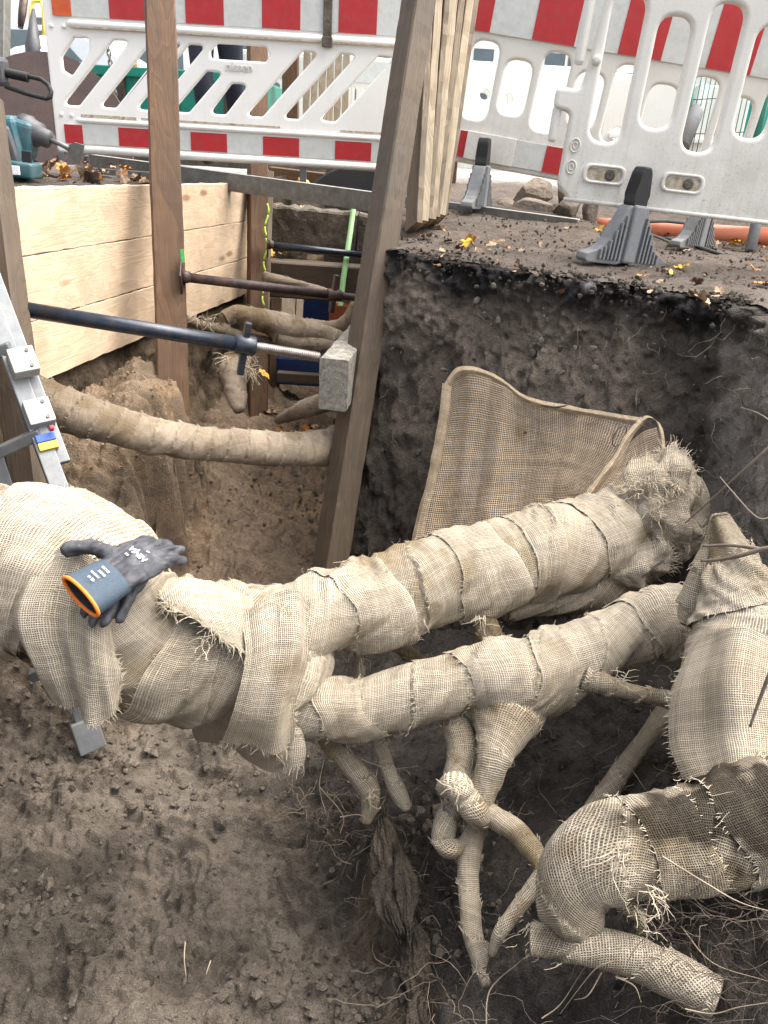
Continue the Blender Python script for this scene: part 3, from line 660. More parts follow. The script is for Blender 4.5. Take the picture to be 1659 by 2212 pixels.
strut(P(392, 598, 3.16), P(785, 645, 3.55), .0185, .0165, .835, M['rust'], M['rust'], 'middle trench strut, rusty brown tube fixed to the post with the green mark', 10, (.085, .075))
strut(P(578, 528, 4.5), P(830, 556, 4.7), .0185, .015, .93, M['strut'], M['rod'], 'farthest trench strut, black tube in front of the dirty kerb stone', 10, (.06, .06))

# steel channel lying across the trench
a, b = P(196, 352, 4.66), P(1244, 497, 3.62); MM, L = frame(a, b)
t = thing('steel_channel', 'long grey steel channel lying across the trench under the barriers', 'steel beam', a)
mb = MB(); mb.prism([(x_, z_) for x_, z_ in [(0, -.045), (L, -.045), (L, .045), (0, .045)]], -.004, .004); mb.build('web', M['steel'], t, MM)
for s in (-1, 1):
    mb = MB(); mb.box((L / 2, .026, s * .041), (L, .044, .0085), .002); mb.build('flange', M['galv'] if s > 0 else M['steel'], t, MM)  # upper flange takes the steel lightened for the sky reflection
mb = MB(); mb.tube([(L - .01, -.016, .02), (L + .012, -.018, .02), (L + .02, -.018, -.01), (L + .004, -.018, -.03)], .008, 8); mb.build('lug', M['rust'], t, MM)
mb = MB(); mb.tube([(-.004, -.01, .035), (-.03, -.012, .03), (-.034, -.012, -.03), (-.01, -.012, -.04)], .009, 8); mb.build('lug', M['alu'], t, MM)
t = timber('steel_bar', P(190, 368, 4.5), P(330, 378, 4.35), .05, .03, M['steel'], seed=1, label='short flat grey steel bar lying on the left ground under the barrier leg', cat='steel bar')
timber('loose_slab', P(228, 394, 3.6), P(316, 397, 3.5), .10, .022, M['kerb'], seed=2, label='thin grey slab lying at the top of the planks left of the marked post', cat='slab')

# kerb stone, cross timber and strap at the far end of the trench
def block(name, A, B, w, h, mat, label, cat, seed=0, rough=.006):
    return timber(name, A, B, w, h, mat, rough=rough, bev=.012, seed=seed, label=label, cat=cat)
block('kerb_stone', P(585, 489, 5.0), P(771, 507, 5.0), .16, .26, M['kerb'], 'dirty rough kerb stone across the far trench above the cross timber', 'kerb stone', 3, .02)
block('kerb_stone', P(775, 507, 5.0), P(880, 517, 5.0), .16, .25, M['kerb'], 'short rough kerb stone end just left of the leaning post', 'kerb stone', 6, .02)
timber('cross_timber', P(572, 598, 4.8), P(840, 617, 4.8), .16, .205, M['post_grey'], bev=.008, seed=14, label='dirty brown timber across the far trench below the kerb stone', cat='timber')
sp_ = [P(764, 446, 4.86), P(757, 500, 4.83), P(748, 560, 4.66), P(742, 600, 4.66), P(735, 660, 4.66)]
mb = MB()
for i, q in enumerate(sp_):
    pass
V = []; wv = np.array([.016, .0, .0])
for q in sp_: V += [q - wv, q + wv]
Vb = [v + np.array([0, .003, 0]) for v in V]; n = len(sp_); Fq = []
for i in range(n - 1): Fq += [(2 * i, 2 * i + 1, 2 * i + 3, 2 * i + 2), (2 * n + 2 * i, 2 * n + 2 * i + 2, 2 * n + 2 * i + 3, 2 * n + 2 * i + 1), (2 * i, 2 * i + 2, 2 * n + 2 * i + 2, 2 * n + 2 * i), (2 * i + 1, 2 * n + 2 * i + 1, 2 * n + 2 * i + 3, 2 * i + 3)]
tag(link('strap', np_mesh('strap', V + Vb, Fq), M['greenstrap']), 'pale green strap hanging over the kerb stone and cross timber', 'strap')
timber('ground_timber', P(584, 380, 5.6), P(700, 394, 5.6), .12, .12, M['post'], seed=16, label='brown timber lying behind the steel channel under the barrier', cat='timber')
mb = MB(); mb.prism([(0, 0), (.12, .10), (.20, .14), (.62, .15), (.62, 0)], 0, .5, .01)
mb.build('rubber_plate', M['asphalt'], None, Matrix.Translation(Vector(P(664, 405, 5.3))) @ Matrix.Rotation(R(2), 4, 'Y')); tag(bpy.context.scene.collection.objects['rubber_plate'], 'black rubber ramp block lying behind the far kerb stone', 'ramp')
# things deep in the far trench
def quadbox(name, c, size, mat, label, cat, rz=0, ry=0, bev=.01, group=None):
    mb = MB(); mb.box((0, 0, 0), size, bev); return tag(mb.build(name, mat, None, Matrix.Translation(Vector(c)) @ Matrix.Rotation(R(rz), 4, 'Z') @ Matrix.Rotation(R(ry), 4, 'Y')), label, cat, group)
timber('short_post', P(620, 640, 5.5), P(612, 800, 5.4), .11, .07, M['pale_board'], up=(.2, -1, 0), seed=31, label='pale upright timber standing in the far trench below the cross timber', cat='post')
timber('short_post', P(648, 640, 5.6), P(640, 790, 5.5), .05, .06, M['pale_board'], up=(.2, -1, 0), seed=32, label='narrow pale upright timber right beside the wider one in the far trench', cat='post')
timber('short_post', P(596, 650, 5.2), P(590, 880, 5.1), .07, .10, M['post'], up=(.2, -1, 0), seed=33, label='dark brown upright timber under the left end of the cross timber', cat='post')
M_ = M['bluefilm']
quadbox('plastic_sheet', P(695, 690, 5.9), (.32, .02, .5), M_, 'dark blue plastic sheet hanging at the far end of the trench', 'plastic sheet')
quadbox('plastic_bin', P(650, 795, 5.0), (.28, .2, .17), M_, 'dark blue plastic bin low in the far trench beyond the screw rod', 'bin')
quadbox('drain_pipe', P(741, 676, 5.3), (.17, .25, .19), M['orange'], 'orange plastic panel at the right end of the far trench', 'panel', bev=.03)
timber('trench_batten', P(600, 812, 4.4), P(720, 820, 4.4), .05, .05, M['post_grey'], seed=41, label='dirty horizontal batten low in the far trench behind the screw rod', cat='batten')

# ------------------------------------------------------------------ barriers
# left: slanted-lattice barrier, 2 m, standing at y = 4.8
BY = 4.8
bar = thing('warning_barrier', 'white plastic barrier with slanted lattice openings and red and grey boards', 'barrier', (-1.9, BY, .19)); BM = Matrix.Translation(Vector((-1.91, BY, .19)))
W = 2.02; zlo, zhi = .155, .64
holes = []
def slant(xb_, zb, xt, zt, w): return rpoly([(xb_, zb), (xb_ + w, zb), (xt + w, zt), (xt, zt)], .03)
zb, zt = .235, .553; sl_ = .30; w = .088
holes.append(rpoly([(.075, .40), (.075, .46), (.15, zt), (.225, zt), (.225, .50), (.12, .375)], .02))
for k in range(9):
    x0 = .055 + .197 * k
    if k in (3, 4): continue
    if x0 + sl_ + w > W - .05: break
    holes.append(slant(x0, zb, x0 + sl_, zt, w))
holes.append(slant(.055 + .197 * 3, zb, .055 + .197 * 3 + .19, .435, w)); holes.append(slant(.055 + .197 * 4, zb, .055 + .197 * 4 + .125, .385, w))
holes.append(rpoly([(.60, .50), (.655, .50), (.70, .545), (.70, zt), (.64, zt)], .012)); holes.append(rpoly([(.86, .495), (1.15, .495), (1.17, .53), (1.15, .565), (.90, .565), (.86, .53)], .018))
holes.append(rpoly([(1.80, zb), (1.87, zb), (1.95, .33), (1.95, .38)], .02))
lat = link('lattice_panel', flat_curve(rpoly([(0, 0.0), (W, 0.0), (W, 1.0), (0, 1.0)], .03), holes + [], .016, .012, 'lattice_panel'), M['white'], bar, BM)
def board(z0, z1, nm, first):
    mb = MB(); mb.box((W / 2 + .02, -.019, (z0 + z1) / 2), (W - .10, .008, z1 - z0), .002); bo = mb.build(nm, M['sheetgrey'], bar, BM)
    x = .055; k = 0; seg = []
    while x < W - .05:
        x1 = min(x + (.098 if k == 0 else .196), W - .04)
        if k % 2 == 0:
            mb = MB(); mb.box(((x + x1) / 2, -.0245, (z0 + z1) / 2), (x1 - x, .003, z1 - z0 - .003), 0); mb.build('red_field', M['amber'] if k == 0 and first else M['red'], bo, BM)
        x = x1; k += 1
board(.645, .90, 'top_board', True); board(.048, .143, 'bottom_board', False)
for z_, r_ in ((.615, .018), (.165, .013), (.022, .02)):
    mb = MB(); mb.tube([(.12, -.014, z_), (.14, -.02, z_), (W - .06, -.02, z_), (W - .04, -.014, z_)], [r_ * .4, r_, r_, r_ * .4], 10); mb.build('ridge', M['white'], bar, BM)
mb = MB(); mb.box((.30, -.0175, .187), (.30, .003, .018), .001); mb.box((.85, -.0175, .19), (.75, .003, .01), .001); mb.box((1.7, -.0175, .19), (.3, .003, .01), .001); mb.box((1.0, -.0375, .60), (1.7, .002, .006), 0); mb.build('dirt_groove', M['grime'], bar, BM)
for x_, z_ in ((.04, .60), (.105, .60), (.045, .188), (.10, .187)): mb = MB(); mb.tube([(x_, -.014, z_), (x_, -.022, z_), (x_, -.024, z_)], [.011, .010, .004], 12); mb.build('rivet', M['white'], bar, BM)
lm = text_mesh('nissen', .058, .003, 'lettering'); link('lettering', lm, M['greyplastic'], bar, BM @ Matrix.Translation((1.01, -.0185, .462)) @ Matrix.Rotation(R(90), 4, 'X'))
mb = MB(); mb.box((.02, 0, -.06), (.035, .035, .13), .004); mb.build('leg', M['alu'], bar, BM)
mb = MB(); mb.box((1.35, 0, -.06), (.035, .035, .13), .004); mb.build('leg', M['alu'], bar, BM)
mb = MB(); mb.box((1.47, -.032, .75), (.045, .012, .30), .004); mb.box((1.47, -.04, .60), (.055, .012, .05), .006); mb.build('tape_strap', M['kerb'], bar, BM)

def plastic_barrier(label, O, X, half, openings, outline, hook=None, lp=.04):
    """O: lower left corner in space, X: unit vector along the barrier, vertical upward apart from its tilt"""
    O = Vector(O); X = Vector(X).normalized(); Yv = Vector((0, 0, 1)).cross(X).normalized(); Z = X.cross(Yv).normalized()
    MM = Matrix(((X.x, Yv.x, Z.x, O.x), (X.y, Yv.y, Z.y, O.y), (X.z, Yv.z, Z.z, O.z), (0, 0, 0, 1)))
    t = thing('plastic_barrier', label, 'barrier', O); link('panel', flat_curve(outline, openings, half, .014, 'panel'), M['greyplastic'], t, MM); return t, MM
def slot(x0, x1, z0, z1, r=.055): return rpoly([(x0, z0), (x1, z0), (x1, z1), (x0, z1)], r, 8)
# back right barrier with red and grey boards
p0, p1 = P(1000, 352, 3.98), P(1215, 392, 3.92); Xd = (p1 - p0); Xd[1] = -.19 * Xd[0]
hs = []
for k in range(11):
    x0 = -.03 + .168 * k; hs.append(slot(x0 - .005, x0 + .125, (.20 if k % 2 == 0 else .245), (.53 if k % 2 == 0 else .475)))
b2, M2 = plastic_barrier('white plastic barrier with red and grey boards standing on a small foot behind the stones', p0 - Vector(Xd).normalized() * np.float64(.28) if False else np.array(p0) - np.array(Vector(Xd).normalized()) * .16, Xd, .02, [h for h in [[(x + .14, z) for x, z in q] for q in hs] ], rpoly([(-.06, 0), (2.0, 0), (2.0, 1.0), (-.06, 1.0)], .04), None)
mb = MB(); mb.box((.95, -.024, .73), (1.96, .008, .34), .002); tb = mb.build('top_board', M['sheetgrey'], b2, M2)
mb = MB(); mb.box((.95, -.024, .085), (1.96, .008, .12), .002); lb = mb.build('bottom_board', M['sheetgrey'], b2, M2)
for k in range(5):
    xx_ = .075 + .392 * k
    mb = MB(); mb.box((xx_, -.0295, .73), (.194, .003, .336), 0); mb.build('red_field', M['red'], tb, M2)
    if k != 3: mb = MB(); mb.box((xx_ + .11 + .03 * (k == 1), -.0295, .085), (.12, .003, .117), 0); mb.build('red_field', M['red'], lb, M2)
mb = MB(); mb.box((.28, -.034, .085), (.24, .012, .126), .004); mb.build('repair_plate', M['greyplastic'], b2, M2)
mb = MB(); mb.box((1.02, -.0315, .885), (.075, .003, .06), 0); stk = mb.build('sticker', M['print'], b2, M2)
link('lettering', text_mesh('EWE', .028, .001, 'lettering'), M['rubber'], stk, M2 @ Matrix.Translation((1.01, -.034, .90)) @ Matrix.Rotation(R(90), 4, 'X'))
# front right barrier
p0 = P(1203, 400, 2.90); Xd = np.array([1, -.08, -.045])
hs = []
for k in range(8):
    x0 = .075 + .160 * k; e = k % 2
    hs.append(slot(x0, x0 + .112, (.155 if not e else .215), (.60 if not e else .55), .055))
ol = rpoly([(.0, .02), (.06, -.045), (.14, -.055), (1.4, -.055), (1.4, 1.0), (.02, 1.0), (.02, .72), (.0, .70)], .05)
out = [(-.0, .09), (.0, .0)] ; ol = rpoly([(0, .0), (.055, -.05), (1.4, -.05), (1.4, .98), (.02, .98), (.02, .66), (.055, .64), (.03, .36), (.02, .31), (-.06, .31), (-.06, .245), (0, .235)], .022, 5)
b3, M3 = plastic_barrier('nearest white plastic barrier with tall rounded slots and a dirty lower edge', p0, Xd, .024, hs, ol)
mb = MB(); mb.box((-.045, 0, .195), (.03, .026, .115), .01); mb.box((.0, -.004, .53), (.035, .035, .30), .014); mb.build('hook', M['greyplastic'], b3, M3)
mb = MB(); mb.tube([(.055, -.022, .40), (.055, -.04, .40), (.055, -.043, .40)], [.017, .015, .006], 14); mb.build('knob', M['greyplastic'], b3, M3)
for x_ in (.155, .43):
    me = flat_curve(rpoly([(x_ - .075, .02), (x_ + .075, .02), (x_ + .075, .085), (x_ - .075, .085)], .03, 8), [rpoly([(x_ - .062, .030), (x_ + .062, .030), (x_ + .062, .075), (x_ - .062, .075)], .022, 8)], .0065, .005, 'recess')
    rc = link('recess', me, M['greyplastic'], b3, M3 @ Matrix.Translation((0, -.0255, 0)))
    mb = MB(); mb.tube([(x_ + .02, -.022, .052), (x_ + .02, -.029, .052), (x_ + .02, -.030, .052)], [.019, .018, .012], 14); mb.build('plug', M['kerb'], rc, M3)
    mb = MB(); mb.box((x_, -.0245, .052), (.118, .002, .038), 0); mb.build('dirt_groove', M['grime'], rc, M3)
for z_ in (.065, .135):
    mb = MB(); mb.tube([(.036 + .016 * math.cos(a_), -.026, z_ + .022 * math.sin(a_)) for a_ in np.linspace(0, 2 * math.pi, 17)], .0025, 5, False); mb.tube([(.036 + .008 * math.cos(a_), -.026, z_ + .010 * math.sin(a_)) for a_ in np.linspace(0, 2 * math.pi, 13)], .002, 5, False); mb.build('date_stamp', M['greyplastic'], b3, M3)
mb = MB(); mb.tube([(.03, -.02, -.042), (.6, -.024, -.044), (1.38, -.02, -.042)], .008, 8); mb.build('lower_rim', M['greyplastic'], b3, M3)

def barrier_foot(label, base, yaw, s=1.0, peg=True, tilt=0):
    base = np.array(base); Mf = Matrix.Translation(Vector(base)) @ Matrix.Rotation(yaw, 4, 'Z') @ Matrix.Rotation(tilt, 4, 'Y') @ Matrix.Scale(s, 4)
    t = thing('barrier_foot', label, 'barrier foot', base, 'plastic feet of the right barriers')
    # profile seen from the side: flared legs with stepped ribs
    half = [(0, .0), (.20, .0), (.215, .012), (.21, .035), (.15, .05), (.125, .07), (.105, .10), (.085, .15), (.055, .22), (.045, .235)]
    poly = [(-x_, z_) for x_, z_ in half[1:]][::-1]; poly = poly + [(-.05, 0), (-.03, .015), (.03, .015), (.05, 0)] + half[1:]
    mb = MB(); mb.prism(poly[::-1], -.035, .035, .005); mb.build('foot_body', M['foot'], t, Mf)
    mb = MB()
    for sgn in (-1, 1):
        for k in range(6):
            x_ = sgn * (.052 + .019 * k); zt_ = np.interp(abs(x_), [.045, .085, .105, .125, .15, .19], [.20, .14, .095, .065, .05, .04])
            mb.box((x_, -.041, zt_ / 2 + .012), (.008, .014, max(.02, zt_ - .012)), .002); mb.box((x_, .041, zt_ / 2 + .012), (.008, .014, max(.02, zt_ - .012)), .002)
    mb.build('rib', M['foot'], t, Mf)
    mb = MB(); mb.box((0, 0, .125), (.062, .10, .23), .01); mb.build('core', M['foot'], t, Mf)
    mb = MB(); mb.prism([(-.026, .225), (.026, .225), (.04, .245), (.03, .28), (.03, .36), (.018, .385), (-.018, .385), (-.03, .36), (-.03, .28), (-.04, .245)], -.034, .034, .008); mb.build('peg', M['rubber'], t, Mf)
    return t
barrier_foot('large grey ribbed plastic foot under the nearest barrier, at the edge of the cut', onz(1340, 572, .0), R(24), .84, tilt=R(5))
barrier_foot('small grey ribbed plastic foot standing on the steel channel left of the stones', P(1030, 452, 3.80), R(68), .8, tilt=R(4))
barrier_foot('grey ribbed plastic foot in front of the orange pipe at the right', P(1498, 538, 3.45), R(40), .72, tilt=R(5))

# ------------------------------------------------------------------ burlap-wrapped roots
def crom(pts, n):
    pts = np.asarray(pts, float); e = np.vstack([2 * pts[0] - pts[1], pts, 2 * pts[-1] - pts[-2]]); out = []
    for i in range(len(pts) - 1):
        p0, p1, p2, p3_ = e[i:i + 4]; t = np.linspace(0, 1, n, endpoint=False)[:, None]
        out.append(.5 * (2 * p1 + (p2 - p0) * t + (2 * p0 - 5 * p1 + 4 * p2 - p3_) * t * t + (3 * p1 - p0 - 3 * p2 + p3_) * t ** 3))
    return np.vstack(out + [pts[-1:]])
THREAD = []
def wrap(name, ctrl, parent, seed=0, step=.006, pitch=.13, slope=1.0, strip=.006, wrinkle=.005, lump=.05, fold=0.0, dirt=None, caps=(True, True), dome=.55, mat='burlap', fringe=1.0, flat=1.0, label=None, squash=None, fuzz=1.0, tint=1.0):
    """ctrl: (x, y, d, radius in frame units).  A root wrapped in overlapping spiral strips of burlap."""
    ctrl = np.array(ctrl, float); W4 = np.array([list(P(a, b, c)) + [r * c / FPX] for a, b, c, r in ctrl]); D = crom(W4, 24)
    s = np.r_[0, np.cumsum(np.linalg.norm(np.diff(D[:, :3], axis=0), axis=1))]; L = s[-1]; n = max(12, int(L / step)); S = np.linspace(0, L, n)
    C = np.stack([np.interp(S, s, D[:, k]) for k in range(4)], 1); C[:, 3] = np.maximum(C[:, 3], .004)
    k = 5
    Pc = C[:, :3].copy(); T = np.gradient(Pc, axis=0); T /= np.linalg.norm(T, axis=1)[:, None]
    rm = C[:, 3].mean(); m = int(np.clip(2 * math.pi * C[:, 3].max() / step, 16, 260))
    N = np.zeros_like(T); v = -(Pc[0] - CAM) * -1; v = Pc[0] - CAM; v = v / np.linalg.norm(v)
    v = v - T[0] * (v @ T[0]); v /= np.linalg.norm(v); N[0] = v
    for i in range(1, n): v = N[i - 1] - T[i] * (N[i - 1] @ T[i]); N[i] = v / np.linalg.norm(v)
    B = np.cross(T, N); th = np.linspace(0, 2 * math.pi, m + 1)                   # seam on the far side
    dirs = N[:, None] * np.cos(th)[None, :, None] + B[:, None] * np.sin(th)[None, :, None]
    Sg, Tg = np.meshgrid(S, th, indexing='ij'); Rg = C[:, 3][:, None] * np.ones_like(Tg)
    base = Pc[:, None] + dirs * Rg[:, :, None]; Q = base.reshape(-1, 3)
    nz = fbm(Q + seed, 6, 3).reshape(n, m + 1); nz2 = fbm(Q + seed * 2 + 7, 3, 2).reshape(n, m + 1)
    ph = Sg / pitch + slope * Tg / (2 * math.pi) * (1 if float(slope).is_integer() else 1) + .65 * nz2 + .12 * nz
    f = ph - np.floor(ph)
    r = Rg * (1 + lump * 1.6 * fbm(Q * 1.0 + seed * 3.1, 5, 2).reshape(n, m + 1))
    st_ = np.minimum(strip, .10 * Rg)
    sv = np.clip(.55 + 1.6 * fbm(Q + 13 + seed, 3.5, 2).reshape(n, m + 1), .05, 1.2)
    r = r + sv * st_ * (np.exp(-f * 3.2) - .3) - sv * st_ * .3 * np.exp(-((1 - f) / .05) ** 2)
    # wrinkles run round the root, skewed with the strip
    wq = np.stack([Sg * 38 + Tg * 1.3, Tg * Rg * 7 + np.floor(ph) * 5.1, Sg * 0 + seed], 2).reshape(-1, 3)
    wv = (pn(wq) * .6 + pn(wq * np.array([.45, 1.4, 1]) + 9)).reshape(n, m + 1)
    wr = np.clip(fbm(Q + 40 + seed, 4, 2).reshape(n, m + 1) * 2.2 + .5, .1, 1.3)
    wq3 = np.stack([Sg * 70 + Tg * 2.2, Tg * Rg * 16 + np.floor(ph) * 3.1, Sg * 0 + seed + 50], 2).reshape(-1, 3)
    r = r + np.minimum(wrinkle, .09 * Rg) * (1.5 * wv + .5 * pn(wq3).reshape(n, m + 1)) * wr
    if fold: 
        fq = np.stack([Sg * 9 + Tg * .8, Tg * Rg * 1.5, Sg * 0 + seed + 3], 2).reshape(-1, 3); ff = np.abs(pn(fq)).reshape(n, m + 1); r = r + fold * (.35 - ff)
    r = r + .0012 * fbm(Q + 3, 60, 2).reshape(n, m + 1)
    r = np.maximum(r, Rg * .45); r[:, -1] = r[:, 0]
    if squash is not None: pass
    V = Pc[:, None] + dirs * r[:, :, None]
    u = Sg + pitch * slope * Tg / (2 * math.pi) * .4 + np.floor(ph) * .0023; w = Tg * rm + np.floor(ph) * .0017
    fi = np.floor(ph).astype(np.int64); ang = ((_h(fi, fi * 0 + int(seed * 7), fi * 0 + 11) % 101) / 101. - .5) * .95
    uv = np.stack([u * np.cos(ang) - w * np.sin(ang), u * np.sin(ang) + w * np.cos(ang)], 2)
    c = np.ones((n, m + 1, 3)) * tint
    edge = np.exp(-(f / .05) ** 2)[:, :, None]; c = c * (1 + .32 * edge)
    und = np.exp(-((1 - f) / .04) ** 2)[:, :, None]; c = c * (1 - .0 * und)
    c *= (1 + .16 * (_h(np.floor(ph).astype(np.int64), np.int64(seed * 10) + 0 * np.floor(ph).astype(np.int64), np.int64(3) + 0 * np.floor(ph).astype(np.int64)) % 97 / 97. - .6))[:, :, None]
    stn = sstep(.04, .36, fbm(Q + 91 + seed, 4, 4).reshape(n, m + 1))[:, :, None]; c = c * (1 - stn * np.array([.36, .42, .54]))
    st2 = sstep(.16, .34, fbm(Q + 17 + seed, 11, 4).reshape(n, m + 1))[:, :, None]; c = c * (1 - st2 * np.array([.30, .34, .40]))
    if dirt is not None:
        dm = dirt(V.reshape(-1, 3)).reshape(n, m + 1)[:, :, None]; c = c * (1 - dm) + np.array([.055, .05, .047]) * dm
    F = gridF(n, m + 1); Vv = V.reshape(-1, 3); uvv = uv.reshape(-1, 2); cv = c.reshape(-1, 3)
    for e, on in ((0, caps[0]), (n - 1, caps[1])):                               # rounded end
        if not on: continue
        sg = -1 if e == 0 else 1; prev = np.arange(e * (m + 1), (e + 1) * (m + 1)); ring = V[e]; cen = Pc[e]
        for q in (.35, .68, .9, 1.0):
            rr = math.cos(q * math.pi / 2); up_ = math.sin(q * math.pi / 2) * C[e, 3] * dome
            nv_ = cen + (ring - cen) * max(rr, .02) + T[e] * sg * up_; nv_ = nv_ + (fbm(nv_ + seed, 20, 2) * .006 * min(1, C[e, 3] / .05))[:, None]; idx = np.arange(m + 1) + len(Vv)
            Vv = np.vstack([Vv, nv_]); uvv = np.vstack([uvv, uv[e] + np.array([sg * up_, 0])]); cv = np.vstack([cv, c[e]])
            q4 = np.stack([prev[:-1], prev[1:], idx[1:], idx[:-1]], 1); F = np.vstack([F, q4]); prev = idx
    ob = link(name, np_mesh(name, Vv, F, uv=uvv, cols=cv), M[mat], parent)
    if label: ob['label'] = label
    # frayed thread ends along the strip edges, and fuzz
    paths, rads = [], []
    fl = np.floor(ph); cr = np.argwhere(fl[1:, :-1] > fl[:-1, :-1])
    cr = cr[RS.rand(len(cr)) < .38 * fringe]
    for i, j in cr:
        nrm_ = dirs[i, j]; b_ = np.cross(T[i], nrm_); p0_ = V[i + 1, j] + nrm_ * .001
        dr = -T[i] * 1.0 + nrm_ * RS.uniform(.05, .5) + b_ * RS.normal() * .35; ln = RS.uniform(.004, .013) * (1 + 2.0 * (RS.rand() < .04))
        paths.append(walk(p0_, dr, ln, 3, .18)); rads.append(RS.uniform(.0006, .0010))
    for _ in range(int(n * m * .006 * fuzz)):
        i, j = RS.randint(n), RS.randint(m); nrm_ = dirs[i, j]
        paths.append(walk(V[i, j], nrm_ + RS.normal(0, .8, 3), RS.uniform(.006, .02), 4, .4)); rads.append(.00032)
    THREAD.append((parent, paths, rads)); return V, dirs, T
def flush_threads(parent, name='loose_threads'):
    ps, rs = [], []
    for p, a, b in THREAD:
        if p is parent: ps += a; rs += b
    if not ps: return
    V, F = tubes_np(ps, rs, 3, .5); c = np.ones((len(V), 3)) * .78; tag(link(name, np_mesh(name, V, F, cols=c), M['thread'], parent), kind='stuff')
    THREAD[:] = [q for q in THREAD if q[0] is not parent]
def sheet(name, rows, parent=None, mat='burlap_open', n=(60, 60), fold=.0, seed=0, hem=None, ff=(9, 2), label=None, tint=1.0, ruf=.003):
    """cloth through rows of (x, y, d) control points"""
    G = np.array([[P(*q) for q in r_] for r_ in rows]); k = [crom(r_, 12) for r_ in G]; m0 = len(k[0]); A = np.stack([crom(np.array([kk[i] for kk in k]), 12) for i in range(m0)], 1)
    def rs(A, n, ax):
        t = np.linspace(0, A.shape[ax] - 1, n); i = np.minimum(t.astype(int), A.shape[ax] - 2); fr = t - i; A = np.moveaxis(A, ax, 0); o = A[i] * (1 - fr)[:, None, None] + A[i + 1] * fr[:, None, None]; return np.moveaxis(o, 0, ax)
    A = rs(rs(A, n[0], 0), n[1], 1); du = np.gradient(A, axis=1); dv = np.gradient(A, axis=0); nn = np.cross(du, dv); nn /= np.linalg.norm(nn, axis=2)[:, :, None] + 1e-9
    su = np.cumsum(np.r_[0, np.linalg.norm(np.diff(A.mean(0), axis=0), axis=1)]); sv = np.cumsum(np.r_[0, np.linalg.norm(np.diff(A.mean(1), axis=0), axis=1)])
    U, Vv = np.meshgrid(su, sv); q = np.stack([U * ff[0], Vv * ff[1], U * 0 + seed], 2).reshape(-1, 3)
    d = (pn(q) * fold + fbm(np.stack([U, Vv, U * 0 + seed], 2).reshape(-1, 3), 18, 3) * ruf).reshape(U.shape); A = A + nn * d[:, :, None]
    c = np.ones(A.shape) * tint; stn = sstep(.15, .45, fbm(A.reshape(-1, 3) + seed, 6, 4)).reshape(U.shape)[:, :, None]; c = c * (1 - stn * np.array([.30, .36, .44]))
    ob = link(name, np_mesh(name, A.reshape(-1, 3), gridF(*A.shape[:2]), uv=np.stack([U, Vv], 2).reshape(-1, 2), cols=c.reshape(-1, 3)), M[mat], parent)
    if label: ob['label'] = label
    return A, nn
def tuft(parent, x, y, d, dirn, n=22, L=(.03, .08), spread=.5, r=.0011, wob=.3):
    c = P(x, y, d); ps = [walk(c + RS.normal(0, .008, 3), np.array(dirn) + RS.normal(0, spread, 3), RS.uniform(*L), 7, wob, .16) for _ in range(int(n * .75))]
    THREAD.append((parent, ps, [r * RS.uniform(.6, 1.2) for _ in ps]))
def edge_fringe(parent, A, side, ln=(.006, .016), per=.8):
    e = {'top': (A[0], A[1]), 'bottom': (A[-1], A[-2]), 'left': (A[:, 0], A[:, 1]), 'right': (A[:, -1], A[:, -2])}[side]; ps = []
    for a, b in zip(*e):
        if RS.rand() < per: ps.append(walk(a, (a - b) / (np.linalg.norm(a - b) + 1e-9) + RS.normal(0, .35, 3), RS.uniform(*ln), 4, .25, .04))
    THREAD.append((parent, ps, [.0008] * len(ps)))

